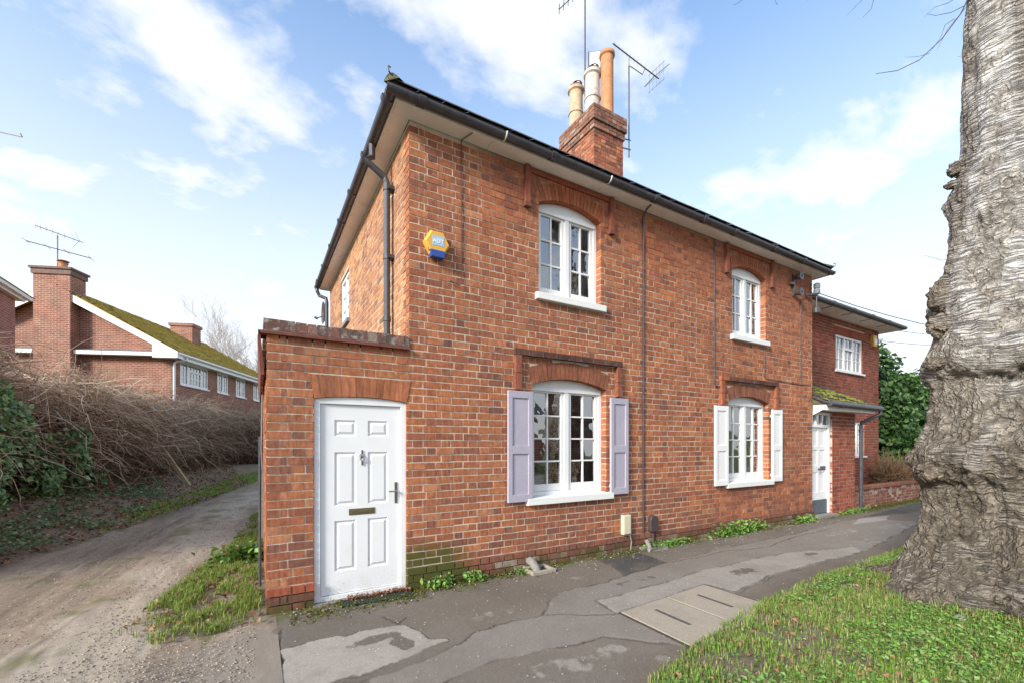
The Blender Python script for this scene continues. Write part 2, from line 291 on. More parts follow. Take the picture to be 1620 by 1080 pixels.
def leaves(P, N, size, shape='oval', fold=.25):
    """leaf of two quads folded on the midrib at points P facing N"""
    n = len(P); N = N / (np.linalg.norm(N, axis=1, keepdims=True) + 1e-9)
    t = np.random.normal(size=(n, 3)); t -= N * (t * N).sum(1, keepdims=True); t /= np.linalg.norm(t, axis=1, keepdims=True) + 1e-9; b = np.cross(N, t)
    if shape == 'oval': T = [(0, 0), (.45, .36), (1, 0), (.45, -.36)]; fs = [(0, 2, 1), (0, 3, 2)]
    elif shape == 'ivy': T = [(0, 0), (.12, .42), (.45, .52), (.55, .25), (1, 0), (.55, -.25), (.45, -.52), (.12, -.42)]; fs = [(0, 3, 2), (0, 2, 1), (0, 4, 3), (0, 5, 4), (0, 6, 5), (0, 7, 6)]
    V = []
    for (u, v) in T:
        up = abs(v) * fold - (u - .5) ** 2 * .3
        V.append(P + (t * (u - .3) + b * v + N * up) * size[:, None])
    V = np.stack(V, 1); k = len(T); o = (np.arange(n) * k)[:, None]
    F = np.concatenate([o + np.array(f)[None] for f in fs], 0)
    return V.reshape(-1, 3), F, np.repeat(np.arange(n), k)

def vnoise(P, seed=0):
    """value noise, P (n,3) -> (n,) in 0..1"""
    Pi = np.floor(P).astype(np.int64); f = P - Pi; f = f * f * (3 - 2 * f); r = 0
    for dx_ in (0, 1):
        for dy_ in (0, 1):
            for dz_ in (0, 1):
                h = (Pi[:, 0] + dx_) * 374761393 + (Pi[:, 1] + dy_) * 668265263 + (Pi[:, 2] + dz_) * 2147483647 + seed * 1274126177
                h = (h ^ (h >> 13)) * 1274126177; h = (h ^ (h >> 16)) & 0xffffff
                wgt = (f[:, 0] if dx_ else 1 - f[:, 0]) * (f[:, 1] if dy_ else 1 - f[:, 1]) * (f[:, 2] if dz_ else 1 - f[:, 2])
                r = r + wgt * h / 0xffffff
    return r
def fbm(P, oct=4, seed=0, gain=.5):
    s = 0; a = 1; t = 0
    for i in range(oct): s = s + a * vnoise(P * 2 ** i, seed + i); t += a; a *= gain
    return s / t

def thing(name, label, cat, loc=(0, 0, 0), rz=0, group=None):
    o = bpy.data.objects.new(name, None); COL.objects.link(o); o.location = loc; o.rotation_euler = (0, 0, rz); o.empty_display_size = .2
    o['label'] = label; o['category'] = cat
    if group: o['group'] = group
    return o
def tag(o, label, cat, group=None):
    o['label'] = label; o['category'] = cat
    if group: o['group'] = group
    return o
def struct(o): o['kind'] = 'structure'; return o

# ------------------------------------------------------------------ ground
def sheet(name, pts, z, m, rag=0.0, step=.06, parent=None, thick=.0):
    """flat polygon with a ragged outline"""
    P = []
    for i, p in enumerate(pts):
        q = pts[(i + 1) % len(pts)]; L = math.hypot(q[0] - p[0], q[1] - p[1]); n = max(1, int(L / step)) if rag else 1
        for k in range(n):
            t = k / n; P.append((p[0] + (q[0] - p[0]) * t, p[1] + (q[1] - p[1]) * t))
    if rag:
        A = np.array([(x * 3.1, y * 3.1, 5.5) for x, y in P]); n1_ = fbm(A, 4, 3) - .5; n2_ = fbm(A + 31, 4, 8) - .5
        P = [(x + rag * a * 2, y + rag * c * 2) for (x, y), a, c in zip(P, n1_, n2_)]
    b = B(); b.add([(x, y, z) for x, y in P], [tuple(range(len(P)))])
    o = struct(b.build(name, m, parent))
    return o, P
def joint(P, z, wd=.014, name='pavement_joint', parent=None):
    b = B(); n = len(P); wd *= .55; gate = fbm(np.array([(q[0] * 2.5, q[1] * 2.5, 2.0) for q in P]), 3, 17)
    for i in range(n):
        if random.random() < .12 or gate[i] < .40: continue
        p = Vector(P[i]); q = Vector(P[(i + 1) % n]); d = (q - p)
        if d.length < 1e-5: continue
        nrm = Vector((-d.y, d.x)).normalized() * wd * random.uniform(.35, 1)
        b.add([(p.x + nrm.x, p.y + nrm.y, z), (q.x + nrm.x, q.y + nrm.y, z), (q.x - nrm.x, q.y - nrm.y, z), (p.x - nrm.x, p.y - nrm.y, z)], [(0, 1, 2, 3)])
    o = struct(b.build(name, CRACK, parent)); return o

struct(B().add([(-600, -600, -.03), (600, -600, -.03), (600, 600, -.03), (-600, 600, -.03)], [(0, 1, 2, 3)]).build('ground', FIELD))
sheet('road', [(-60, -14), (60, -14), (60, -6.2), (-60, -6.2)], -.018, ASH_M)
LE = np.array([(-5.2, .4), (-4.6, 1.2), (-4.07, 3.1), (-3.83, 4.2), (-3.47, 5.9), (-2.85, 8.8), (-1.1, 17.0), (.4, 19.6), (3, 21.0), (5, 21.2)])
def bank_h(x, y):
    d = np.interp(y, LE[:, 1], LE[:, 0]) - x; return .018 + .5 * np.clip(d / 1.7, 0, 1) ** 1.25 + .05 * (fbm(np.c_[x * 2.1, y * 2.1, x * 0], 3, 6) - .5) * np.clip(d / .5, 0, 1)
yb_ = np.linspace(.4, 21.15, 140); tb_ = np.linspace(0, 1, 26); V = np.array([(np.interp(y, LE[:, 1], LE[:, 0]) + .05 + .16 * math.sin(y * 2.3) * math.sin(y * .9 + 1) + random.uniform(-.03, .03) - t * 6, y, 0) for y in yb_ for t in tb_]); V[:, 2] = bank_h(V[:, 0], V[:, 1]) - .004 - .03 * (np.arange(len(V)) % 26 == 0)
idx = np.arange(len(V)).reshape(140, 26); struct(fast('bank', V, np.stack([idx[:-1, :-1], idx[1:, :-1], idx[1:, 1:], idx[:-1, 1:]], -1).reshape(-1, 4), EARTH, smooth=True))
lane, _ = sheet('lane_base', [(-12, -6.2), (-1.28, -6.2), (-1.262, -2), (-1.262, -.5), (-1.30, -.1), (-1.30, 9), (-.8, 16), (3, 26), (1, 27), (-1.1, 17.3), (-2.85, 8.8), (-3.47, 5.9), (-3.83, 4.2), (-4.07, 3.1), (-4.6, 1.2), (-12, 1.0)], -.008, LANE)
lane.location.z = -.03
def grid_dist(P, poly):
    """signed distance to a polygon outline, positive inside"""
    A = np.array(poly, float); n = len(A); ins = np.zeros(len(P), bool); d2 = np.full(len(P), 1e9); j = n - 1
    for i in range(n):
        a, c = A[j], A[i]; k = ((c[1] > P[:, 1]) != (a[1] > P[:, 1])) & (P[:, 0] < (a[0] - c[0]) * (P[:, 1] - c[1]) / (a[1] - c[1] + 1e-12) + c[0]); ins ^= k
        e = c - a; t_ = np.clip(((P - a) @ e) / (e @ e + 1e-12), 0, 1); q = P - a - t_[:, None] * e; d2 = np.minimum(d2, (q * q).sum(1)); j = i
    return np.where(ins, 1, -1) * np.sqrt(d2)
SURF = mat('worn_tarmac', attr=True, rough=.93, noise=(150, .32), bump=(230, .9, .005), spec=.2, tint=[(140, (.34, .31, .28), .67, .80), (75, (.05, .045, .04), .68, .85)])[0]
PA_ = [(-1.245, -.81), (-.396, -.818), (-.304, -.857), (-.242, -1.106), (-.202, -1.248), (-.077, -1.27), (-.09, -1.339), (-.326, -1.413), (-.395, -1.417), (-1.0, -1.52), (-1.05, -2.6), (-1.23, -2.6)]
PB_ = [(-.013, -1.422), (.136, -1.303), (.542, -1.249), (.828, -1.273), (1.103, -.995), (1.315, -.888), (1.99, -.883), (3.238, -.694), (4.637, -.61), (6.575, -.609), (8.408, -.454), (9.6, -.5), (9.8, -1.3), (6.2, -1.75), (3.9, -1.72), (2.95, -1.85), (1.46, -2.35), (.992, -1.901), (.588, -1.861), (.05, -1.806), (-.34, -1.875), (-1.0, -2.3), (-1.04, -1.6), (-.6, -1.56), (-.247, -1.52)]
PC_ = [(1.508, -1.274), (3.325, -1.169), (4.623, -1.184), (5.233, -1.265), (5.864, -1.424), (6.305, -1.504), (6.154, -1.725), (5.737, -1.726), (4.811, -1.693), (3.856, -1.688), (2.929, -1.819), (2.86, -1.50), (1.45, -1.62)]
PD_ = [(2.5, .1), (3.057, .1), (3.286, -.197), (3.261, -.53), (3.189, -.734), (2.326, -.841), (2.463, -.305)]
PE_ = [(9.6, -.45), (13, -.2), (16, -.2), (16, -1.2), (12.5, -1.0)]
PF_ = [(8.3, -.72), (9.3, -.5), (10.4, -.62), (9.6, -.86)]
def surface(name, xs, ys, fn, z0):
    X_, Y_ = np.meshgrid(xs, ys); P = np.c_[X_.ravel(), Y_.ravel()]; C_, H_ = fn(P); idx = np.arange(len(P)).reshape(len(ys), len(xs))
    F = np.stack([idx[:-1, :-1], idx[:-1, 1:], idx[1:, 1:], idx[1:, :-1]], -1).reshape(-1, 4); return struct(fast(name, np.c_[P, z0 + H_], F, SURF, C_, smooth=True))
def N2(P, sc, oc, sd, g=.5): return fbm(np.c_[P * sc, P[:, 0] * 0 + sd * .37], oc, sd, g)
def lay(C_, col, k): return C_ + (np.array(col) - C_) * k[:, None]
def pave_fn(P):
    W_ = P + .05 * np.c_[N2(P, 4, 4, 3) - .5, N2(P, 4, 4, 8) - .5] * 2 + .012 * np.c_[N2(P, 40, 2, 5) - .5, N2(P, 40, 2, 6) - .5] * 2
    C_ = np.tile(np.array((.158, .135, .112)), (len(P), 1)); C_ = C_ * (.72 + .62 * N2(P, 1.3, 5, 12))[:, None]; H_ = .006 * (N2(P, 1.7, 4, 2) - .5)
    fine = N2(P, 9, 5, 14, .6); crk = np.zeros(len(P))
    for poly, col, hh_, wd_ in ((PB_, (.225, .20, .175), .003, .009), (PC_, (.31, .28, .246), .003, .010), (PA_, (.34, .305, .268), .004, .006), (PD_, (.062, .06, .06), .003, .004), (PE_, (.07, .067, .065), .002, .004), (PF_, (.33, .30, .265), .003, .004)):
        d = grid_dist(W_, poly); worn = d + .10 * (fine - .56)
        k = np.clip(worn / .012 + .5, 0, 1) * np.clip(d / .004 + .5, 0, 1) * (.80 + .2 * np.clip((fine - .35) * 6, 0, 1)); C_ = lay(C_, np.array(col), k * np.clip(.55 + (N2(P, 2.6, 4, 19) - .2) * 1.1, 0, 1)); H_ += hh_ * k
        crk = np.maximum(crk, np.exp(-(d / wd_) ** 2) * np.clip((N2(P, 3, 3, 23) - .40) * 6, 0, 1))
    # flaking skins of pale surface and dark bleeds
    for (x, y, rx, ry, th) in [(.42, -1.05, .42, .13, .60), (.98, -1.12, .16, .12, .57), (.62, -2.08, .6, .2, .57), (.1, -2.35, .6, .22, .57), (1.25, -2.45, .5, .2, .6), (4.6, -.55, .45, .08, .58), (3.4, -.45, .25, .07, .58), (6.9, -1.5, .8, .22, .58), (1.9, -.6, .35, .1, .62), (7.4, -1.0, .9, .2, .58), (9.0, -1.2, 1.2, .3, .58)]:
        k = N2(P, 8, 5, int(x * 7 + 40), .6) - .5 * (((P[:, 0] - x) / rx) ** 2 + ((P[:, 1] - y) / ry) ** 2) ** 1.4 + .16; k = np.clip((k - th) * 11, 0, 1) * np.clip((fine - .36) * 5, .15, 1); C_ = lay(C_, (.31, .278, .24), k * .8); H_ += .002 * k
    for (x, y, rx, ry, th) in [(-.62, -1.02, .34, .11, .5), (-.40, -1.18, .12, .17, .5), (5.3, -1.45, .16, .09, .5), (2.3, -1.02, .5, .1, .58), (3.6, -1.45, .5, .15, .62), (-.8, -1.7, .3, .3, .6)]:
        k = N2(P, 7, 5, int(x * 9 + 70), .6) - .5 * (((P[:, 0] - x) / rx) ** 2 + ((P[:, 1] - y) / ry) ** 2) ** 1.4 + .16; k = np.clip((k - th) * 22, 0, 1); C_ = lay(C_, (.125, .108, .09), k * .9); H_ -= .003 * k
    for pts in ([(-1.24, -.4), (-1.235, -.8), (-1.25, -1.3), (-1.24, -2.2)], [(-.25, -.72), (-.35, -.82), (-.42, -.6)], [(3.19, -.74), (4.3, -.72), (5.2, -.9), (6.2, -.72), (7.6, -.7)], [(.83, -1.27), (1.4, -1.6), (1.9, -1.75)]):
        A = np.array(pts); d = np.full(len(P), 9.)
        for a, c in zip(A, A[1:]): e = c - a; t_ = np.clip(((W_ - a) @ e) / (e @ e), 0, 1); d = np.minimum(d, np.linalg.norm(W_ - a - t_[:, None] * e, axis=1))
        crk = np.maximum(crk, np.exp(-(d / .009) ** 2))
    C_ = lay(C_, (.05, .043, .034), crk * .85); H_ -= .007 * crk
    # dirt and moss against the wall, soil along the verge
    m_ = np.clip((N2(P, 3.4, 5, 31, .6) + np.clip(1 + P[:, 1] / .42, 0, 1) * .42 - .66) * 6, 0, 1) * np.clip(1 + P[:, 1] / .6, 0, 1); C_ = lay(C_, (.095, .10, .025), m_ * .85); H_ += .006 * m_ * N2(P, 30, 2, 33)
    ve = np.where(P[:, 0] > .78, np.interp(P[:, 0], [.78, 1.56, 2.84, 4.13, 7.1, 12], [-2.55, -2.39, -2.16, -2.03, -2.0, -1.9]), -2.55 - (.78 - P[:, 0]) * 1.1); k = np.clip(1 - (P[:, 1] - ve) / .30, 0, 1) * np.clip((N2(P, 3, 4, 36) - .3) * 4, 0, 1); C_ = lay(C_, (.12, .092, .066), k * .8)
    return np.clip(C_ * (.85 + .3 * N2(P, 60, 2, 50))[:, None], .01, 1), H_
struct(B().add([(-1.262, -6.2, -.02), (26, -6.2, -.02), (26, .6, -.02), (10.4, .4, -.02), (10.4, 0, -.02), (-1.33, .02, -.02), (-1.262, -.4, -.02)], [tuple(range(7))]).build('pavement_base', ASH_D))
surface('pavement', np.r_[np.arange(-1.33, 4.2, .012), np.arange(4.2, 10.42, .018)], np.arange(-3.2, .03, .0125), pave_fn, .004)
surface('pavement', np.arange(10.40, 20, .04), np.arange(-3.2, .5, .03), pave_fn, .002)
def lane_fn(P):
    ctr = np.interp(P[:, 1], [-2, 0, 1.3, 3.4, 8, 16, 24], [-2.7, -2.75, -2.7, -2.55, -2.2, -1.0, .9]); u = P[:, 0] - ctr; st = np.c_[u * 5 + .4 * (N2(P, 1.1, 3, 3) - .5), P[:, 1] * .55]
    n1_ = fbm(np.c_[st, u * 0 + 4], 5, 61, .6); n2_ = N2(P, 2.3, 5, 62, .6); C_ = np.tile(np.array((.29, .225, .168)), (len(P), 1)) * (.45 + 1.05 * n1_)[:, None]
    C_ = lay(C_, (.40, .345, .275), np.clip((N2(P, 1.4, 5, 63, .6) + .35 * np.exp(-((u - .35) / .45) ** 2) - .62) * 5, 0, 1) * .8)          # gravelled crown
    C_ = lay(C_, (.13, .10, .076), np.clip((n1_ + .18 * np.exp(-((u + .75) / .3) ** 2) - .60) * 7, 0, 1) * .75)                               # damp rut
    C_ = lay(C_, (.13, .135, .05), np.clip((n2_ + .1 * np.exp(-((u) / .3) ** 2) - .62) * 7, 0, 1) * .7)                                         # green film
    C_ = lay(C_, (.15, .11, .08), np.clip((-u - 1.2) / .5, 0, 1) * .7); spk = N2(P, 45, 2, 66); C_ = lay(C_, (.46, .41, .34), np.clip((spk - .70) * 10, 0, 1) * .6); C_ = lay(C_, (.09, .07, .05), np.clip((.3 - spk) * 10, 0, 1) * .5)
    ap = np.clip((-.30 - P[:, 1] + .5 * (N2(P, 1.6, 4, 71) - .5)) / .25, 0, 1) * np.clip((P[:, 0] + 2.35 + .9 * (N2(P, 1.2, 4, 72) - .5) - (P[:, 1] + 1) * .3) / .5, 0, 1); C_ = lay(C_, np.array((.235, .208, .178)), ap * .8 * np.clip(.5 + N2(P, 3, 4, 73), 0, 1))
    crk = np.exp(-(np.abs(N2(P, 1.3, 4, 68) - .5) / .008) ** 2) * (P[:, 1] < .5) * np.clip((N2(P, .8, 2, 69) - .45) * 8, 0, 1); C_ = lay(C_, (.09, .075, .055), crk * .7)
    return np.clip(C_, .01, 1), .03 * (n1_ - .5) + .02 * (n2_ - .5) - .02 * np.exp(-((u + .75) / .35) ** 2) - .015 * np.exp(-((u - .95) / .3) ** 2) - .012 * crk * .5
surface('lane', np.arange(-5.2, -1.236, .0175), np.r_[np.arange(-2.2, 3, .0175), np.arange(3, 10, .03)], lane_fn, .010)
surface('lane', np.arange(-1.26, .02, .03), np.arange(3.0, 10, .05), lane_fn, .009)
surface('lane', np.arange(-5.2, 4, .05), np.arange(9.97, 24, .07), lane_fn, .008)

# grass verge soil, gently humped
VER = [(.78, -2.55), (1.56, -2.39), (2.84, -2.16), (4.13, -2.03), (7.1, -2.0), (12, -1.9), (24, -1.9)]
def verge_edge(x): return np.interp(x, [p[0] for p in VER], [p[1] for p in VER])
gx = np.concatenate([np.linspace(.2, 9, 120), np.linspace(9.3, 24, 20)]); gy = np.linspace(0, 1, 40)
V = []; 
for x in gx:
    y1 = verge_edge(max(x, .3)) if x > .78 else -2.55 - (.78 - x) * 1.1
    for t in gy:
        y = y1 + t * (-6.2 - y1); V.append((x, y, 0))
V = np.array(V); d_ = (np.repeat(np.array([verge_edge(x) if x > .78 else -2.55 - (.78 - x) * 1.1 for x in gx]), 40) - V[:, 1])
def verge_h(P, d): return .015 + .05 * np.clip(d / .35, 0, 1) + .05 * (fbm(np.c_[P[:, 0] * 1.3, P[:, 1] * 1.3, P[:, 0] * 0], 3, 4) - .5) * np.clip(d / .4, 0, 1)
V[:, 2] = verge_h(V, d_)
idx = np.arange(len(V)).reshape(len(gx), 40)
F = np.stack([idx[:-1, :-1], idx[:-1, 1:], idx[1:, 1:], idx[1:, :-1]], -1).reshape(-1, 4)
struct(fast('verge', V, F, EARTH, smooth=True))
def cam_vis(P, lim=1.12):
    q = P[:, :2] - np.array([-1.385, -4.5]); dpt = q @ np.array([.50865, .86097]); lat = q @ np.array([.86097, -.50865])
    u = np.abs(lat) / np.maximum(dpt, .01) * 680 / 810
    return (dpt > .5) & (u < lim) & (1.556 / np.maximum(dpt, .01) * 680 < 430)

def grass(name, P, hmin, hmax, cols, label, wd=.0026, lean=.55, kind='stuff'):
    n = len(P); h = np.random.uniform(hmin, hmax, n) ; a = np.random.uniform(0, 2 * np.pi, n); l = np.abs(np.random.normal(0, lean, n)) * h
    dirv = np.stack([np.cos(a), np.sin(a), 0 * a], 1); side = np.stack([-np.sin(a), np.cos(a), 0 * a], 1) * np.random.uniform(.6, 1.5, (n, 1)) * wd
    mid = P + dirv * (l * .35)[:, None]; mid[:, 2] += h * .62
    tip = P + dirv * l[:, None]; tip[:, 2] += h * np.clip(1 - l / h * .25, .4, 1)
    V = np.stack([P - side, P + side, mid + side * .8, mid - side * .8, tip], 1).reshape(-1, 3)
    o = (np.arange(n) * 5)[:, None]; F = np.concatenate([o + np.array(f)[None] for f in ((0, 1, 2), (0, 2, 3), (3, 2, 4))], 0)
    cols = np.array(cols); ci = cols[np.random.randint(0, len(cols), n)] * np.random.uniform(.7, 1.3, (n, 1))
    o = fast(name, V, F, GRASSM, np.repeat(ci, 5, 0), kind=kind); o['label'] = label; o['category'] = 'grass'
    return o
GC = [(.13, .28, .03), (.18, .34, .045), (.22, .38, .055), (.10, .19, .028), (.27, .34, .08), (.34, .33, .13), (.40, .35, .18)]
n = 230000; P = np.c_[np.random.uniform(.3, 9.5, n), np.random.uniform(-5.2, -1.95, n), np.zeros(n)]
e = np.where(P[:, 0] > .78, verge_edge(P[:, 0]), -2.55 - (.78 - P[:, 0]) * 1.1); d_ = e - P[:, 1] + .07 * (fbm(np.c_[P[:, 0] * 4, P[:, 1] * 4, P[:, 0] * 0], 3, 9) - .35)
den = fbm(np.c_[P[:, 0] * 2.2, P[:, 1] * 2.2, P[:, 0] * 0 + 3], 4, 21)
TREE = np.array([4.93, -3.36])
keep = (d_ > 0) & cam_vis(P) & (np.random.rand(n) < np.clip((den - .34) * 6, .16, 1)) & (np.hypot(P[:, 0] - TREE[0], P[:, 1] - TREE[1]) > .72)
P = P[keep]; P[:, 2] = verge_h(P, d_[keep])
grass('verge_grass', P, .018, .062, GC, 'bright green grass on the verge around the tree trunk')
n = 70000; P = np.c_[np.random.uniform(.4, 9.5, n), np.random.uniform(-5.2, -1.9, n), np.zeros(n)]; e = np.where(P[:, 0] > .78, verge_edge(P[:, 0]), -2.55 - (.78 - P[:, 0]) * 1.1); d_ = e - P[:, 1] + .16 * (N2(P[:, :2], 3, 3, 95) - .4); den = N2(P[:, :2], 5, 3, 97)
keep = (d_ > 0) & cam_vis(P) & (np.random.rand(n) < np.clip((den - .55) * 7, 0, 1)) & (np.hypot(P[:, 0] - TREE[0], P[:, 1] - TREE[1]) > .75); P = P[keep]; P[:, 2] = verge_h(P, np.maximum(d_[keep], 0)); grass('verge_tufts', P, .03, .085, GC + [(.36, .33, .15)], 'taller tufts of grass and dry blades on the verge', lean=.8)
# clover and small weeds through the verge grass
n = 45000; P = np.c_[np.random.uniform(.6, 8, n), np.random.uniform(-5, -2.1, n), np.zeros(n)]
d_ = np.where(P[:, 0] > .78, verge_edge(P[:, 0]), -2.55 - (.78 - P[:, 0]) * 1.1) - P[:, 1]
den = fbm(np.c_[P[:, 0] * 1.5, P[:, 1] * 1.5, P[:, 0] * 0 + 8], 3, 40)
keep = (d_ > .12) & cam_vis(P) & (np.random.rand(n) < np.clip((den - .44) * 7, .05, 1)) & (np.hypot(P[:, 0] - TREE[0], P[:, 1] - TREE[1]) > .75); P = P[keep]; P[:, 2] = verge_h(P, d_[keep]) + np.random.uniform(.02, .06, len(P))
N = np.random.normal(size=(len(P), 3)) * .35; N[:, 2] = 1
V, F, ix = leaves(P, N, np.random.uniform(.014, .042, len(P)), 'oval'); cl = np.array([(.15, .30, .05), (.21, .37, .07), (.12, .25, .05), (.26, .38, .13)])[np.random.randint(0, 4, len(P))] * np.random.uniform(.75, 1.25, (len(P), 1))
o = fast('verge_weeds', V, F, LEAF, cl[ix], kind='stuff'); o['label'] = 'low leafy weeds growing through the verge grass'; o['category'] = 'weeds'

# grass strip beside the porch and along the far side of the lane
def poly_pts(poly, n):
    A = np.array(poly); lo = A.min(0); hi = A.max(0); P = np.random.uniform(lo, hi, (n, 2)); ins = np.zeros(n, bool); j = len(A) - 1
    for i in range(len(A)):
        c = ((A[i, 1] > P[:, 1]) != (A[j, 1] > P[:, 1])) & (P[:, 0] < (A[j, 0] - A[i, 0]) * (P[:, 1] - A[i, 1]) / (A[j, 1] - A[i, 1] + 1e-9) + A[i, 0]); ins ^= c; j = i
    P = P[ins]; return np.c_[P, np.full(len(P), .012)]
GP = [(-2.4, .15), (-2.05, -.3), (-1.72, -.26), (-1.36, -.24), (-1.345, 6.5), (-1.5, 6.2), (-1.72, 3.4), (-2.12, 1.4)]
P = poly_pts(GP, 60000); den = fbm(np.c_[P[:, 0] * 3, P[:, 1] * 2.2, P[:, 0] * 0], 4, 51)
P = P[np.random.rand(len(P)) < np.clip((den - .43) * 9, 0.05, 1)]
grass('lane_grass', P, .03, .09, [(.14, .24, .03), (.19, .30, .045), (.24, .31, .06), (.30, .31, .12)], 'patchy grass strip beside the brick porch')
GP2 = [(-3.9, 4.2), (-3.45, 6.1), (-2.85, 8.9), (-1.15, 16.9), (.5, 19.5), (2.5, 20.6), (2.4, 21), (-.6, 20.0), (-2.0, 17), (-2.6, 13), (-3.35, 9.5), (-4.0, 5.5)]
P = poly_pts(GP2, 90000); den = fbm(np.c_[P[:, 0] * 2, P[:, 1] * .8, P[:, 0] * 0], 4, 57)
P = P[np.random.rand(len(P)) < np.clip((den - .46) * 8 + (P[:, 1] - 9) * .12, 0.04, .9)]
P[:, 2] = bank_h(P[:, 0], P[:, 1])
grass('lane_grass', P, .03, .09, [(.17, .31, .04), (.23, .38, .055), (.28, .37, .07)], 'green grass edge along the far side of the lane', wd=.006)

# pebbles on the lane
def pebbles(P, s, cols, label):
    n = len(P); T = np.array([(1, 0, 0), (-1, 0, 0), (0, 1, 0), (0, -1, 0), (0, 0, .6), (0, 0, -.4)])
    a = np.random.uniform(0, 6.28, n); ca, sa = np.cos(a), np.sin(a); sx = np.random.uniform(.6, 1.3, (n, 1)); T2 = T[None] * s[:, None, None] * np.stack([sx[:, 0], 1 / sx[:, 0], np.ones(n)], 1)[:, None]
    V = np.stack([T2[..., 0] * ca[:, None] - T2[..., 1] * sa[:, None], T2[..., 0] * sa[:, None] + T2[..., 1] * ca[:, None], T2[..., 2]], -1) + P[:, None]
    o = (np.arange(n) * 6)[:, None]; F = np.concatenate([o + np.array(f)[None] for f in ((0, 2, 4), (2, 1, 4), (1, 3, 4), (3, 0, 4), (2, 0, 5), (1, 2, 5), (3, 1, 5), (0, 3, 5))], 0)
    c = np.array(cols)[np.random.randint(0, len(cols), n)] * np.random.uniform(.7, 1.25, (n, 1))
    q = fast('gravel', V.reshape(-1, 3), F, PEB, np.repeat(c, 6, 0), kind='stuff'); q['label'] = label; q['category'] = 'gravel'
n = 9000; yy = np.random.uniform(-.6, 1, n); yy = -1.0 + (np.random.rand(n) ** 1.7) * 16; cx_ = np.interp(yy, [-1, 0, 1.3, 3.4, 8, 16], [-2.2, -2.45, -2.35, -2.1, -1.95, -1.2])
P = np.c_[cx_ + np.random.normal(0, .5, n), yy, np.full(n, .010)]
pebbles(P[P[:, 0] < -1.4], np.random.uniform(.003, .0095, (P[:, 0] < -1.4).sum()), [(.42, .36, .28), (.34, .29, .23), (.48, .42, .34), (.28, .24, .19)], 'pale gravel strewn along the middle of the lane')
n = 8000; yy = -1.2 + (np.random.rand(n) ** 1.8) * 14; P = np.c_[np.random.uniform(-5, -1.4, n), yy, np.full(n, .009)]
pebbles(P, np.random.uniform(.003, .011, n), [(.3, .26, .2), (.2, .17, .14), (.4, .36, .3), (.14, .12, .1)], 'loose stones scattered over the lane surface')
n = 900; P = np.c_[np.random.uniform(-1.2, 9, n), -np.abs(np.random.normal(0, .22, n)) - .02, np.full(n, .016)]
pebbles(P, np.random.uniform(.003, .011, n), [(.4, .37, .33), (.2, .17, .14), (.5, .48, .44), (.14, .12, .1)], 'grit and crumbs of mortar along the foot of the cottage wall')
n = 2200; P = np.c_[np.random.uniform(-1.2, 8, n), np.random.uniform(-3, -.3, n), np.full(n, .017)]
pebbles(P, np.random.uniform(.002, .006, n), [(.4, .37, .33), (.25, .22, .18), (.5, .48, .44)], 'small grit scattered over the pavement')

# dead leaves
def litter(P, s, label, cols=((.20, .10, .055), (.27, .16, .09), (.15, .08, .05), (.34, .23, .14))):
    N = np.random.normal(size=(len(P), 3)) * .5; N[:, 2] = 1
    V, F, ix = leaves(P, N, s, 'oval', .5); c = np.array(cols)[np.random.randint(0, len(cols), len(P))] * np.random.uniform(.7, 1.3, (len(P), 1))
    q = fast('leaf_litter', V, F, LITTER, c[ix], kind='stuff'); q['label'] = label; q['category'] = 'leaf litter'
LB = [(-6.5, 2.4), (-4.5, 2.0), (-4.1, 3.3), (-3.8, 4.6), (-3.35, 6.2), (-2.6, 9.5), (-1.6, 15), (-3, 20), (-6, 20), (-6.5, 8)]
P = poly_pts(LB, 15000); P[:, 2] = bank_h(P[:, 0], P[:, 1]) + np.random.uniform(.01, .05, len(P)); litter(P, np.random.uniform(.03, .09, len(P)), 'brown leaf litter on the bank under the hedge')
P = poly_pts(GP, 1100); P[:, 2] = np.random.uniform(.02, .06, len(P)); litter(P, np.random.uniform(.03, .08, len(P)), 'curled dead leaves in the grass beside the porch')
n = 260; P = np.c_[np.random.uniform(-.62, .0, n), np.random.uniform(-.1, -.005, n), np.random.uniform(.025, .055, n)]; litter(P, np.random.uniform(.015, .04, n), 'dead leaves gathered on the front door step', ((.28, .12, .08), (.35, .17, .11), (.2, .09, .06)))
n = 1300; P = np.c_[np.random.uniform(.8, 6.5, n), np.random.uniform(-4.3, -2.2, n), np.random.uniform(.03, .05, n)]; dl = verge_edge(P[:, 0]) - P[:, 1]; P = P[dl > .06]; P[:, 2] += verge_h(P, dl[dl > .06]) - .01; n = len(P); litter(P, np.random.uniform(.02, .05, n), 'a few brown leaves lying in the verge grass', ((.35, .18, .1), (.28, .14, .09)))
n = 420; P = np.c_[np.random.uniform(-1.2, 9, n), -np.abs(np.random.normal(0, .16, n)) - .02, np.full(n, .025)]; litter(P, np.random.uniform(.01, .035, n), 'scraps of dead leaf along the cottage wall')

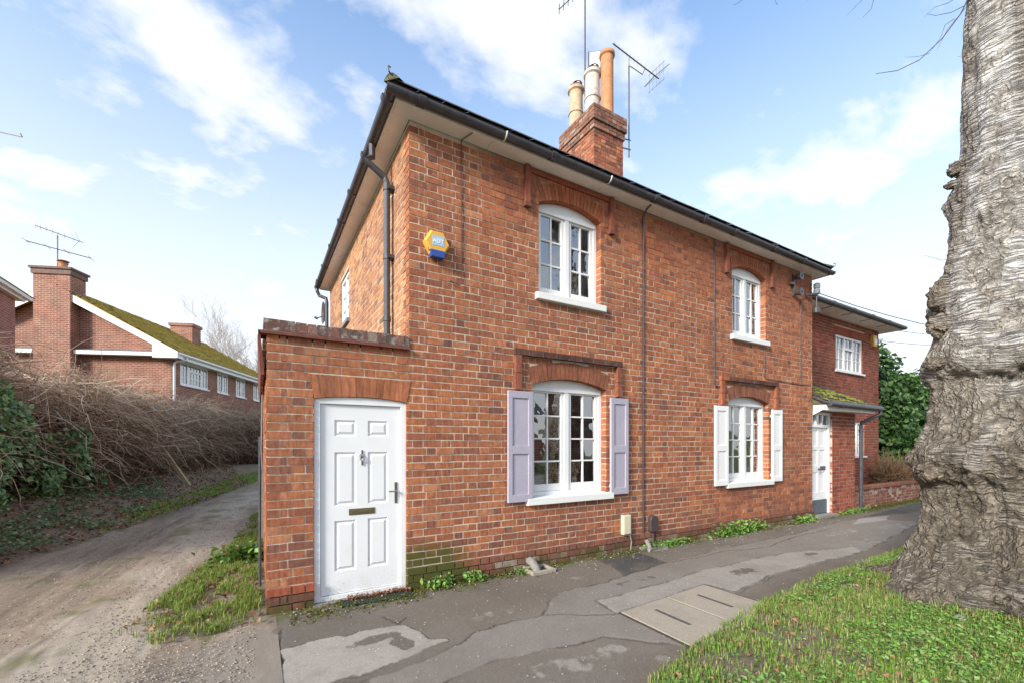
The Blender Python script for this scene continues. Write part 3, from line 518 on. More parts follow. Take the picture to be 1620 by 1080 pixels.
# ivy carpet on the bank
P = poly_pts([(-6.5, 2.4), (-4.6, 2.0), (-4.2, 3.3), (-3.9, 4.6), (-3.6, 6.2), (-3.3, 9), (-4, 12), (-6.5, 12)], 16000)
den = fbm(np.c_[P[:, 0] * 2, P[:, 1] * 1.4, P[:, 0] * 0], 3, 77); P = P[np.random.rand(len(P)) < np.clip((den - .44) * 7, 0, .8)]; P[:, 2] = bank_h(P[:, 0], P[:, 1]) + np.random.uniform(.03, .10, len(P))
N = np.random.normal(size=(len(P), 3)) * .45; N[:, 2] = 1
V, F, ix = leaves(P, N, np.random.uniform(.03, .065, len(P)), 'ivy'); IVC = np.array([(.08, .17, .05), (.13, .24, .08), (.21, .33, .16), (.055, .115, .04)])
c = IVC[np.random.randint(0, 4, len(P))] * np.random.uniform(.8, 1.3, (len(P), 1)); o = fast('ground_ivy', V, F, LEAF, c[ix], kind='stuff'); o['label'] = 'ivy creeping over the bank beside the lane'; o['category'] = 'ivy'
# ------------------------------------------------------------------ the pair of brick cottages
HOUSE = thing('brick_cottages', 'pair of two-storey red brick cottages under one roof with arched white windows', 'house')
CRS = .08; PAL = np.array([(.445, .157, .074), (.395, .132, .066), (.47, .172, .08), (.35, .117, .063), (.295, .106, .065), (.24, .10, .068), (.185, .086, .066), (.465, .195, .10)])
def bcol(x, z, header):
    wts = np.array([.30, .26, .18, .13, .05, .02, .005, .055])
    if header: wts = np.array([.22, .22, .11, .19, .13, .07, .025, .035])
    if z < 1.15 and x > .9:
        k = min(1, (1.15 - z) / .6); wts = wts * (1 - .8 * k) + np.array([.07, .14, .03, .22, .28, .20, .03, .03]) * .8 * k
    if x < -.02 and z < 1.4: wts = wts * .45 + np.array([.06, .14, .03, .22, .30, .18, .02, .05]) * .55
    wts = wts / wts.sum(); c = PAL[np.random.choice(8, p=wts)] * np.array((.97, 1.02, 1.0)) * random.uniform(.9, 1.1)
    if 4.25 < z and x > .4: c = c * .92 + np.array((.02, .0, .0))
    return tuple(float(q) for q in c)

def course(u0, u1, odd, closer=True, st=.212, hd=.1135, jt=.013):
    """one row of Flemish bond from u0 to u1 -> (a, b, is_header)"""
    pe = 0; r = []; u = u0; seq = 0 if odd else 1
    if odd and closer:
        r.append((u, u + hd - jt, True)); u += hd; r.append((u, u + .062 - jt, True)); u += .062; seq = 1
    while u < u1 - .02:
        wd = st if seq % 2 else hd; e0 = random.uniform(-.004, .004)
        r.append((u + pe, min(u + wd - jt + e0, u1), seq % 2 == 0)); u += wd; seq += 1; pe = e0
    return r
def cut(a, b, blocks):
    seg = [(a, b)]
    for (p, q) in blocks:
        nseg = []
        for (s, t) in seg:
            if q <= s or p >= t: nseg.append((s, t)); continue
            if p > s: nseg.append((s, p))
            if q < t: nseg.append((q, t))
        seg = nseg
    return [(s, t) for s, t in seg if t - s > .006]

# openings on the front: (x0, x1, z0, springing, crown, ring, skew)
class Op: pass
def op(x0, x1, z0, zs, zc_, ring):
    o = Op(); o.x0, o.x1, o.z0, o.zs, o.zc, o.ring = x0, x1, z0, zs, zc_, ring; o.cx = (x0 + x1) / 2; hw = (x1 - x0) / 2; h = zc_ - zs; o.r = (hw * hw + h * h) / (2 * h); o.zcen = zc_ - o.r; return o
OPS = [op(1.56, 2.80, .79, 2.30, 2.40, .215), op(1.665, 2.705, 3.36, 4.60, 4.715, .205), op(5.63, 6.87, .79, 2.30, 2.40, .215), op(5.735, 6.775, 3.36, 4.60, 4.715, .205)]
DOOR = op(-.925, -.025, .03, 1.99, 2.025, .2)
def blocks(z, zt):
    zm = (z + zt) / 2; r = []
    for o in OPS:
        if zt > o.z0 and zm < o.zs: r.append((o.x0, o.x1))
        elif zm >= o.zs:
            Rr = o.r + o.ring
            if zm < o.zcen + Rr:
                hw = math.sqrt(max(0, Rr * Rr - (zm - o.zcen) ** 2)); ang = math.asin((o.x1 - o.cx) / o.r); lim = (zm - o.zcen) * math.tan(ang)
                hw = min(hw, max(lim, 0) + .004)
                if hw > .01: r.append((o.cx - hw, o.cx + hw))
    if zm < 1.99: r.append((DOOR.x0, DOOR.x1))
    elif zm < 2.225: k = (zm - 1.99) / .235 * .045; r.append((DOOR.x0 - k, DOOR.x1 + k))
    return r
C0 = np.array([-1.385, -4.5, 1.556]); FW = np.array([.50865, .86097]); RT = np.array([.86097, -.50865])
def pix(x, y, z):
    q = np.array([x, y]) - C0[:2]; d = max(q @ FW, .1); return 810 + 680 * (q @ RT) / d, 701 - 680 * (z - 1.556) / d
bricks = []      # (area on the picture, box, colour, jit)
nrow = int(round(5.0 / CRS))
for i in range(nrow):
    z0 = i * CRS; z1 = z0 + CRS - .013; left = -1.32 if z0 < 2.52 else 0.0
    row = course(left, 8.49, i % 2 == 1)
    bl = blocks(z0, z1)
    for (a, b_, hd_) in row:
        for (s, t) in cut(a, b_, bl):
            for (p_, q_) in bl:
                if 0 < s - q_ < .045: s = q_
                if 0 < p_ - t < .045: t = p_
            pr = -.0 + random.uniform(-.002, .0025); plinth = 0
            if i < 2: pr -= .028
            if i == 2: pr -= .026
            c = bcol((s + t) / 2, z0, hd_)
            if i < 2:
                c = random.choice([(.15, .07, .05), (.26, .21, .17), (.20, .12, .09), (.34, .29, .24), (.14, .07, .05)]) if s > .9 else random.choice([(.15, .07, .05), (.20, .075, .05), (.12, .06, .045)])
            if i == 2: c = (.36, .10, .055) if s < -.4 else random.choice([(.22, .10, .07), (.17, .085, .065), (.26, .10, .06)])
            p = [pix(s, 0, z0), pix(t, 0, z0), pix(t, 0, z1)]; area = abs(p[1][0] - p[0][0]) * abs(p[2][1] - p[1][1])
            if p[0][0] < 0 or p[1][1] < 0: area = 0
            bricks.append((area, (s, pr, z0, t, .105, z1), c))
# side wall of the cottages, facing the lane
for i in range(nrow):
    z0 = i * CRS; z1 = z0 + CRS - .013
    for (a, b_, hd_) in course(.116, 5.83, i % 2 == 0, False):
        bl = [(3.52, 4.42)] if 3.74 < z0 < 4.66 else []
        for (s, t) in cut(a, b_, bl):
            if z1 < 2.5 and s < 3: continue
            pr = random.uniform(-.0015, .001); c = np.array(bcol(-3, 3, hd_)) * np.array((1.12, 1.55, 1.7))  # side bricks paler than the front: sunlit look put into their colour
            p = [pix(0, s, z0), pix(0, t, z0), pix(0, t, z1)]; area = abs(p[1][0] - p[0][0]) * abs(p[2][1] - p[1][1])
            bricks.append((area * .8, (pr, s, z0, .105, t, z1), tuple(c)))
# porch flank
for i in range(int(2.52 / CRS)):
    z0 = i * CRS; z1 = z0 + CRS - .013
    for (a, b_, hd_) in course(.116, 3.2, i % 2 == 0, False): bricks.append((0, (-1.32, a, z0, -1.22, b_, z1), bcol(-1, 2, hd_)))
bricks.sort(key=lambda q: -q[0])
wall = B()
# mortar core with openings a little larger than the brick faces
def core(b, x0, x1, z0, z1, ops, y0=.0045, y1=.22):
    xs = sorted(set([x0, x1] + [v for o in ops for v in (o[0], o[1])])); zs = sorted(set([z0, z1] + [v for o in ops for v in (o[2], o[3])]))
    for a, c in zip(xs, xs[1:]):
        run = None
        for p, q in zip(zs, zs[1:]):
            mx, mz = (a + c) / 2, (p + q) / 2; hole = any(o[0] < mx < o[1] and o[2] < mz < o[3] for o in ops)
            if hole:
                if run: b.box(a, y0, run[0], c, y1, run[1]); run = None
            else: run = (run[0], q) if run else (p, q)
        if run: b.box(a, y0, run[0], c, y1, run[1])
ops = [(o.x0 - .006, o.x1 + .006, o.z0 - .005, o.zc + .03) for o in OPS]
core(wall, .007, 8.483, -.05, 5.0, ops)
core(wall, -1.313, .007, -.05, 2.52, [(DOOR.x0 - .006, DOOR.x1 + .004, -.02, 2.06)], .0071, .2199)
# side core as boxes along y
def corex(b, yy0, yy1, z0, z1, oo):
    ya, yb, za_, zb = oo
    b.box(.0028, yy0, z0, .22, ya, z1); b.box(.0028, yb, z0, .22, yy1, z1); b.box(.0028, ya, z0, .22, yb, za_); b.box(.0028, ya, zb, .22, yb, z1)
corex(wall, .2205, 5.82, 0, 5.0, (3.515, 4.425, 3.765, 4.675))
wall.box(-1.3125, .2205, -.05, -1.10, 3.2, 2.52)
WALL = wall.build('wall', MORTAR, HOUSE)
b = B(); b.box(8.27, .2205, -.05, 8.485, 5.82, 5.0); b.box(.2205, 5.6, 0, 8.2695, 5.82, 4.99); b.box(-1.0995, 3.0, 0, .0, 3.2, 2.5); b.build('rear_wall', BTEX3, HOUSE)
for (ar, bx, c) in bricks[:300]:
    B().box(*bx, c, .0022).build('brick', MB_BRICK, WALL, colours=True)
b = B()
for (ar, bx, c) in bricks[300:]: b.box(*bx, c, .0022)
o = b.build('brickwork', MB_BRICK, WALL, colours=True, kind='stuff')

# arches of rubbed brick
def arch(o, n, col0):
    ang = math.asin((o.x1 - o.cx) / o.r)
    for k in range(n):
        a0 = -ang + 2 * ang * k / n + .0022 / o.r * 1.6; a1 = -ang + 2 * ang * (k + 1) / n - .0022 / o.r * 1.6
        P = [(o.cx + rr * math.sin(a), o.zcen + rr * math.cos(a)) for rr, a in ((o.r, a0), (o.r, a1), (o.r + o.ring * random.uniform(.96, 1), a1), (o.r + o.ring, a0))]
        c = tuple(np.array(col0) * random.uniform(.8, 1.15)); B().prism(P, -.004 + random.uniform(-.002, .001), .11, 'y', c).build('arch_brick', MB_BRICK2, WALL, colours=True)
    b = B(); m = 24
    for k in range(m):
        a0 = -ang + 2 * ang * k / m; a1 = -ang + 2 * ang * (k + 1) / m
        b.prism([(o.cx + rr * math.sin(a), o.zcen + rr * math.cos(a)) for rr, a in ((o.r + .003, a0), (o.r + .003, a1), (o.r + o.ring - .005, a1), (o.r + o.ring - .005, a0))], .004, .105, 'y')
    b.build('arch_mortar', MORTAR, WALL)
for o, cc in zip(OPS, ((.27, .105, .06), (.36, .11, .05), (.24, .10, .065), (.37, .115, .055))): arch(o, 19, cc)
# flat arch over the porch door: straight voussoirs with a faint camber
nv = 14
for k in range(nv):
    def xb(t): return DOOR.x0 + (DOOR.x1 - DOOR.x0) * t
    def xt(t): return DOOR.x0 - .045 + (DOOR.x1 - DOOR.x0 + .09) * t
    t0, t1 = k / nv, (k + 1) / nv; g = .0035
    cam_ = lambda t: 1.99 + .035 * (1 - (2 * t - 1) ** 2)
    B().prism([(xb(t0) + g, cam_(t0)), (xb(t1) - g, cam_(t1)), (xt(t1) - g, 2.222), (xt(t0) + g, 2.222)], -.004 + random.uniform(-.002, .002), .11, 'y', tuple(np.array((.42, .15, .07)) * random.uniform(.75, 1.15))).build('arch_brick', MB_BRICK2, WALL, colours=True)
B().prism([(DOOR.x0 + .002, 1.995)] + [(xb(t), cam_(t) + .002) for t in np.linspace(.05, .95, 12)] + [(DOOR.x1 - .002, 1.995), (DOOR.x1 + .04, 2.224), (DOOR.x0 - .04, 2.224)], .003, .108, 'y').build('arch_mortar', MORTAR, WALL)

# label moulds: projecting strips over the windows
for cxw in (2.18, 6.25):
    red = (.27, .095, .06) if cxw < 4 else (.34, .115, .062)
    x = cxw - .885
    while x < cxw + .88:
        wd = random.choice((.105, .2, .21)); x1 = min(x + wd, cxw + .89)
        if cxw + .89 - x1 < .05: x1 = cxw + .89
        dk = (.42, .13, .06) if (cxw > 4 and x < cxw - .7) else tuple(np.array((.075, .045, .04)) * random.uniform(.7, 1.3))
        B().box(x, -.055, 2.638, x1 - .009, .05, 2.71, dk, .002).build('label_brick', MB_BRICK2, WALL, colours=True); x = x1
    B().box(cxw - .88, -.05, 2.642, cxw + .885, .05, 2.706).build('label_mortar', MORTAR, WALL)
    for sx in (-1, 1):
        B().box(cxw + sx * .835 - .04, -.05, 2.42, cxw + sx * .835 + .04, .03, 2.632, tuple(np.array(red) * .95), .002).build('label_brick', MB_BRICK2, WALL, colours=True)
        B().box(cxw + sx * .835 - .045, -.052, 2.215, cxw + sx * .835 + .038, .03, 2.412, red, .002).build('label_brick', MB_BRICK2, WALL, colours=True)
        xu = cxw + sx * .70
        B().box(xu - .033, -.05, 4.52, xu + .033, .03, 4.985, (.24, .075, .045), .002).build('label_strip', MB_BRICK2, WALL, colours=True)
        B().box(xu - .045, -.056, 4.475, xu + .04, .03, 4.518, (.14, .06, .045), .002).build('label_stop', MB_BRICK2, WALL, colours=True)
    B().box(cxw - .74, -.022, 4.925, cxw + .74, .02, 4.99, (.30, .085, .05), .002).build('label_strip', MB_BRICK2, WALL, colours=True)

# porch: coping of bricks on edge over a tile course, flat roof behind
x = -1.345; first = True
while x < -.02:
    wd = .268 if first else random.uniform(.082, .1); x1 = min(x + wd, -.003)
    cc = random.choice([(.20, .10, .08), (.15, .08, .07), (.30, .22, .18), (.24, .12, .09), (.13, .08, .07)])
    B().box(x, -.02, 2.585, x1 - .009, .21, 2.685 + random.uniform(-.003, .003), cc, .003).build('coping_brick', MB_COPE, WALL, colours=True); x = x1; first = False
B().box(-1.338, -.012, 2.575, -.004, .205, 2.668).build('coping_mortar', MORTAR, WALL)
B().box(-1.37, -.045, 2.545, -.001, .22, 2.563, None, .002).build('tile_course', TILE, WALL); B().box(-1.385, -.03, 2.5635, -.001, .215, 2.575, None, .001).build('tile_course', TILE, WALL)
y = .23
while y < 3.1:
    B().box(-1.345, y, 2.585, -1.12, y + .09, 2.685, random.choice([(.20, .10, .08), (.15, .08, .07), (.30, .22, .18)]), .003).build('coping_brick', MB_COPE, WALL, colours=True); y += .1
for y in np.arange(.03, 3.1, .165):
    z = 2.2 + random.uniform(-.015, .015); b = B(); b.add([(-1.335, y, z), (-1.335, y + .155, z), (-1.365, y + .155, 2.545), (-1.365, y, 2.545), (-1.365, y, z - .005), (-1.365, y + .155, z - .005), (-1.39, y + .155, 2.54), (-1.39, y, 2.54)], [(0, 1, 2, 3), (4, 7, 6, 5), (0, 4, 5, 1), (1, 5, 6, 2), (2, 6, 7, 3), (3, 7, 4, 0)]); b.build('hung_tile', TILE, WALL)
B().box(-1.10, .22, 2.40, -.002, 3.0, 2.48).build('porch_roof', LEAD, HOUSE)

# windows
def window(cxw, hw, z0, zs, zc_, rows, yf, lab, bottom=.10, curtain_or_dark=None):
    o = Op(); h = zc_ - zs; o.r = (hw * hw + h * h) / (2 * h); o.zcen = zc_ - o.r
    W = B()
    jw = .055; zh = zs - .035
    for s in (-1, 1): W.box(*sorted((cxw + s * hw, cxw + s * (hw - jw)))[:1], yf, z0, sorted((cxw + s * hw, cxw + s * (hw - jw)))[1], yf + .09, zh)
    arc = [(cxw + o.r * math.sin(a), o.zcen + o.r * math.cos(a) - .001) for a in np.linspace(math.asin(hw / o.r), -math.asin(hw / o.r), 22)]
    W.prism([(cxw - hw, zh), (cxw + hw, zh)] + arc, yf, yf + .09, 'y')
    W.prism([(cxw - hw + .03, zh - .028), (cxw + hw - .03, zh - .028), (cxw + hw - .03, zh + .012), (cxw - hw + .03, zh + .012)], yf - .012, yf + .003, 'y')
    W.box(cxw - hw + jw, yf, z0, cxw + hw - jw, yf + .09, z0 + .045)
    W.box(cxw - .034, yf - .004, z0 + .045, cxw + .034, yf + .09, zh)
    win = W.build('window', WHITE, HOUSE, bevel=.003); win['label'] = lab
    ins = []
    for s in (-1, 1):
        a, c = sorted((cxw + s * .036, cxw + s * (hw - jw - .002))); zb, zt = z0 + .047, zh - .003
        K = B(); st = .048; yc = yf + .012
        K.box(a, yc, zb, a + st, yc + .05, zt); K.box(c - st, yc, zb, c, yc + .05, zt); K.box(a + st, yc + .001, zb, c - st, yc + .049, zb + bottom - .02); K.box(a + st, yc + .001, zt - .045, c - st, yc + .049, zt)
        K.build('casement', WHITE, win, bevel=.003)
        ga, gc, gb, gt = a + st, c - st, zb + bottom - .02, zt - .045; bw = .010; mid = (ga + gc) / 2
        G = B(); G.box(mid - bw, yc + .008, gb, mid + bw, yc + .04, gt)
        for k in range(1, rows):
            zz = gb + (gt - gb) * k / rows; G.box(ga, yc + .009, zz - bw, gc, yc + .039, zz + bw)
        G.build('glazing_bar', WHITE, win)
        for k in range(rows):
            for (p, q) in ((ga, mid - bw), (mid + bw, gc)):
                zz0 = gb + (gt - gb) * k / rows + (bw if k else 0); zz1 = gb + (gt - gb) * (k + 1) / rows - (bw if k < rows - 1 else 0)
                cxp, czp = (p + q) / 2, (zz0 + zz1) / 2; tx, tz = random.uniform(-.004, .004), random.uniform(-.004, .004); yp = yc + .026
                Bp = B(); Bp.add([(p + .0005, yp - tx * 1 - tz, zz0 + .0005), (q - .0005, yp + tx - tz, zz0 + .0005), (q - .0005, yp + tx + tz, zz1 - .0005), (p + .0005, yp - tx + tz, zz1 - .0005)], [(0, 1, 2, 3)]); Bp.build('pane', GLASS, win)
    if curtain_or_dark:
        for (xa, xb_) in curtain_or_dark:
            nC = 36; V = []; F = []
            for i in range(nC + 1):
                t = i / nC; xx = xa + (xb_ - xa) * t; yy = yf + .20 + .028 * math.sin(t * (xb_ - xa) * 75) + .008 * math.sin(t * 31)
                V += [(xx, yy, z0 + .02), (xx + .008 * math.sin(t * 17), yy, zc_)]
                if i: F.append((2 * i - 2, 2 * i, 2 * i + 1, 2 * i - 1))
            B().add(V, F).build('curtain_or_dark', CURT, win, smooth=True)
    return win
wl = ['white arched casement window between the lilac shutters', 'white arched upper window above the lilac shutters', 'white arched casement window between the white shutters', 'white arched upper window above the white shutters']
YF = .095
windows = []
for i, o in enumerate(OPS):
    low = i % 2 == 0; hw = (o.x1 - o.x0) / 2
    cur = {0: [(o.x0, o.x0 + .16), (o.x1 - .18, o.x1)], 1: [(o.x1 - .2, o.x1), (o.x0, o.x0 + .12)], 2: [(o.x0, o.x0 + .5), (o.x0 + .55, o.x1)], 3: [(o.x1 - .35, o.x1), (o.x0, o.x0 + .55)]}[i]
    wv = window(o.cx, hw - .002, .89 if low else 3.46, o.zs, o.zc, 4 if low else 3, YF, wl[i], .11 if low else .09, cur); windows.append(wv)
    s0, s1, za_, zb = (o.cx - .715, o.cx + .715, .79, .888) if low else (o.cx - .575, o.cx + .575, 3.362, 3.458)
    S = B(); S.prism([(-.06, za_), (-.06, zb - .012), (YF + .02, zb + .004), (YF + .02, za_)], s0, s1, 'x'); S.build('sill', WHITEW, wv, bevel=.006)
# shutters
def shutter(x0, x1, z0, z1, m, lab):
    b = B(); y0, y1 = -.058, -.022; st = .058; mid = z0 + (z1 - z0) * .47
    b.box(x0, y0, z0, x0 + st, y1, z1); b.box(x1 - st, y0, z0, x1, y1, z1)
    for (a, c) in ((z0, z0 + .09), (mid - .05, mid + .05), (z1 - .085, z1)): b.box(x0 + st, y0 + .0005, a, x1 - st, y1, c)
    o = b.build('shutter', m, HOUSE, bevel=.003); o['label'] = lab
    for (a, c) in ((z0 + .09, mid - .05), (mid + .05, z1 - .085)): B().box(x0 + st, y0 + .014, a, x1 - st, y1 - .004, c).build('panel', m, o)
    for zz in (z0 + .12, z1 - .12): B().box(x0 + .01 if 'right' in lab else x1 - .05, -.024, zz - .02, x0 + .06 if 'right' in lab else x1 + .02, .002, zz + .02).build('hinge', m, o)
shutter(1.192, 1.538, .845, 2.195, LILAC, 'lilac shutter left of the ground floor window'); shutter(2.845, 3.178, .845, 2.195, LILAC, 'lilac shutter right of the ground floor window')
shutter(5.262 - .075, 5.605 - .06, .845, 2.195, WHITE, 'white shutter left of the far window'); shutter(6.915, 7.25, .845, 2.195, WHITE, 'white shutter right of the far window')
# side window
b = B(); b.box(.03, 3.52, 3.78, .09, 3.57, 4.66); b.box(.03, 4.37, 3.78, .09, 4.42, 4.66); b.box(.03, 3.57, 4.61, .09, 4.37, 4.66); b.box(.03, 3.57, 3.78, .09, 4.37, 3.84); b.box(.028, 3.945, 3.84, .09, 3.995, 4.61)
for zz in (4.09, 4.35): b.box(.04, 3.57, zz - .012, .08, 4.37, zz + .012)
sw = b.build('window', WHITE, HOUSE); sw['label'] = 'small white window high on the wall facing the lane'
for (ya, yb) in ((3.57, 3.945), (3.995, 4.37)):
    for (za_, zb) in ((3.84, 4.078), (4.102, 4.338), (4.362, 4.61)): B().add([(.06, ya, za_), (.06, yb, za_), (.06, yb, zb), (.06, ya, zb)], [(0, 1, 2, 3)]).build('pane', GLASS, sw)
B().box(-.05, 3.46, 3.70, .06, 4.48, 3.765).build('sill', STONE, sw)

# front door
FD = B(); ya, yb = .02, .10; x0, x1 = DOOR.x0 + .001, DOOR.x1 - .001; jw = .058
FD.box(x0, ya, .02, x0 + jw, yb, 1.99); FD.box(x1 - jw, ya, .02, x1, yb, 1.99)
FD.prism([(x0, 1.945), (x1, 1.945)] + [(x0 + (x1 - x0) * t, 1.989 + .034 * (1 - (2 * t - 1) ** 2)) for t in np.linspace(1, 0, 14)], ya - .001, yb, 'y'); FD.box(x0 + jw, ya, .02, x1 - jw, yb, .065)
door = FD.build('front_door', UPVCD, HOUSE, bevel=.004); door['label'] = 'white six-panel front door in the brick porch'
L0, L1, Z0, Z1 = x0 + jw + .004, x1 - jw - .004, .07, 1.942
yl = ya + .022
leaf = B(); cols_ = [(L0 + .125, L0 + .125 + .205), (L1 - .125 - .205, L1 - .125)]; rws = [(Z0 + .22, Z0 + .72), (Z0 + .87, Z0 + 1.40), (Z0 + 1.56, Z0 + 1.72)]
xs = [L0] + [v for c in cols_ for v in c] + [L1]; zs = [Z0] + [v for c in rws for v in c] + [Z1]
for a, c in zip(xs, xs[1:]):
    for p, q in zip(zs, zs[1:]):
        if (a, c) in cols_ and (p, q) in rws: continue
        leaf.box(a, yl, p, c, yl + .04, q)
leaf.build('door_leaf', UPVCD, door)
for c in cols_:
    for q in rws:
        b = B(); a0, a1, c0, c1 = c[0], c[1], q[0], q[1]; e = .03
        def rect(i, y): return [(a0 + i, y, c0 + i), (a1 - i, y, c0 + i), (a1 - i, y, c1 - i), (a0 + i, y, c1 - i)]
        rings = [rect(0, yl), rect(.010, yl + .012), rect(.020, yl + .012), rect(.042, yl + .001)]
        vs_ = [p for r_ in rings for p in r_]; fs_ = [(4 * k + i, 4 * k + (i + 1) % 4, 4 * k + 4 + (i + 1) % 4, 4 * k + 4 + i) for k in range(3) for i in range(4)] + [(12, 13, 14, 15)]
        b.add(vs_, fs_); b.build('panel', UPVCD, door)
mx_ = (L0 + L1) / 2
b = B(); b.lathe([(.0, -.0), (.026, .0), (.026, .006), (.012, .01), (0, .012)], (0, 0, 0), 16); 
kv = [(mx_ + p[0], yl - p[2], Z0 + 1.36 + p[1]) for p in b.v]; b.v = kv
b.tube([(mx_ - .016, yl - .012, Z0 + 1.355), (mx_ - .022, yl - .018, Z0 + 1.335), (mx_, yl - .02, Z0 + 1.31), (mx_ + .022, yl - .018, Z0 + 1.335), (mx_ + .016, yl - .012, Z0 + 1.355)], .006, 8); b.box(mx_ - .007, yl - .008, Z0 + 1.38, mx_ + .007, yl, Z0 + 1.42); b.box(mx_ - .008, yl - .012, Z0 + 1.27, mx_ + .008, yl, Z0 + 1.31)
b.build('knocker', CHROME, door)
b = B(); zz = Z0 + .80; b.box(mx_ - .128, yl - .006, zz - .032, mx_ + .128, yl, zz + .032); b.box(mx_ - .105, yl - .011, zz - .017, mx_ + .105, yl - .0055, zz + .017); b.build('letter_plate', BRASS, door, bevel=.003)
b = B(); hx = L1 - .042; zz = Z0 + .97; b.box(hx - .016, yl - .008, zz - .11, hx + .016, yl, zz + .11); b.tube([(hx, yl - .008, zz + .02), (hx, yl - .045, zz + .02), (hx - .02, yl - .05, zz + .02), (hx - .085, yl - .048, zz + .018)], .009, 8); b.build('handle', CHROME, door, bevel=.003)
B().box(x0 - .01, -.05, -.02, x1 + .005, .10, .0195).build('door_step', STONE, HOUSE)

# soffit boards
OV = .18
b = B()
def soff(x0, y0, x1, y1, z=5.0): B().box(x0, y0, z, x1, y1, z + .025).build('soffit_board', SOFFIT, HOUSE)
sx_ = [-OV, .92, 2.6, 4.5, 6.4, 8.49 + OV]
for a, c in zip(sx_, sx_[1:]): soff(a + .0025, -OV, c - .0025, .0)
sy_ = [.0, 1.9, 3.9, 5.83 + OV]
for a, c in zip(sy_, sy_[1:]): soff(-OV, a + .003, .0, c - .003, 5.0005)
soff(8.49, .003, 8.49 + OV, 5.83 + OV, 5.0005); soff(.003, 5.83, 8.487, 5.83 + OV, 5.0005)
b = B(); b.box(-OV - .018, -OV - .018, 5.003, 8.49 + OV + .018, -OV - .001, 5.12); b.box(-OV - .018, -OV, 5.0035, -OV - .001, 5.83 + OV, 5.12); b.box(8.491 + OV, -OV, 5.0035, 8.49 + OV + .018, 5.83 + OV, 5.12); b.box(-OV, 5.831 + OV, 5.0035, 8.49 + OV, 5.83 + OV + .018, 5.12); b.build('fascia', SOFFIT, HOUSE)
# gutters
def half_round(path_a, path_b, outward, r=.056, z=5.04):
    """half round gutter along a straight run; outward: unit 2-D vector"""
    b = B(); n = 10; V = []; F = []
    for P in (path_a, path_b):
        for rr in (r, r - .008):
            for k in range(n + 1):
                a = math.pi * k / n; V.append((P[0] + outward[0] * rr * math.cos(a), P[1] + outward[1] * rr * math.cos(a), z + .02 - rr * math.sin(a)))
    m_ = n + 1
    for k in range(n):
        F += [(k, k + 1, 2 * m_ + k + 1, 2 * m_ + k), (m_ + k, 3 * m_ + k, 3 * m_ + k + 1, m_ + k + 1)]
    F += [(0, 2 * m_, 3 * m_, m_), (n, m_ + n, 3 * m_ + n, 2 * m_ + n)] + [(k, m_ + k, m_ + k + 1, k + 1) for k in range(n)] + [(2 * m_ + k, 2 * m_ + k + 1, 3 * m_ + k + 1, 3 * m_ + k) for k in range(n)]
    b.add(V, F); return b.build('gutter', IRON, HOUSE, smooth=False)
GO = OV + .066
xs = [-GO, 1.62, 3.45, 5.3, 7.1, 8.49 + GO]
gc = thing  # keep name short
half_round((-GO - .06, -GO), (8.49 + GO + .06, -GO), (0, -1)); half_round((-GO, -GO), (-GO, 5.83 + GO), (-1, 0)); half_round((8.49 + GO, -GO), (8.49 + GO, 5.83 + GO), (1, 0))
def ring(P, ax, m, r=.068, ln=.05, z=5.04):
    b = B(); n = 12; V = []; F = []
    for s in (-1, 1):
        for k in range(n + 1):
            a = math.pi * k / n; 
            if ax == 'x': V.append((P[0] + s * ln / 2, P[1] - r * math.cos(a), z + .024 - r * math.sin(a)))
            else: V.append((P[0] - r * math.cos(a), P[1] + s * ln / 2, z + .024 - r * math.sin(a)))
    for k in range(n): F.append((k, k + 1, n + 2 + k, n + 1 + k))
    F += [tuple(range(n + 1)), tuple(range(n + 1, 2 * n + 2))]; b.add(V, F); b.build('gutter_bracket', m, HOUSE)
for x in (.05, 1.7, 3.5, 4.6, 5.4, 6.6, 7.6): ring((x, -GO), 'x', IRON, .07, .075)
for x in (1.03, 2.62): ring((x, -GO), 'x', WHITEW, .0695, .012)
for y in (-.1, .9, 1.8, 2.7, 3.7, 4.7, 5.6): ring((-GO, y), 'y', IRON, .072, .07)
# downpipes on the side wall
b = B(); b.tube([(-GO, .62, 5.03), (-GO, .62, 4.87), (-.33, .62, 4.82), (-.1, .62, 4.68), (-.075, .62, 4.62), (-.075, .62, 2.5)], .038, 14)
for zz in (4.56, 3.75, 3.02): b.tube([(-.075, .62, zz - .03), (-.075, .62, zz + .03)], .046, 14)
for zz in (4.56, 3.75): b.box(-.075, .56, zz - .018, .004, .68, zz + .018)
b.build('downpipe', IRON, HOUSE, smooth=False)
b = B(); b.tube([(-GO, 6.0, 5.03), (-GO, 6.0, 4.95), (-.2, 6.0, 4.86), (-.07, 5.93, 4.8), (-.06, 5.9, 4.7), (-.06, 5.9, 2.4)], .038, 12); b.build('downpipe', IRON, HOUSE)
b = B(); b.tube([(-1.37, .06, 1.62), (-1.37, .06, .25)], .013, 10); b.build('downpipe', IRON, HOUSE)
b = B(); b.tube([(-1.352, .02, 2.0), (-1.36, .015, 1.5), (-1.35, .02, 1.3), (-1.352, .02, .7)], .006, 6); b.build('flank_cable', STONE, HOUSE)

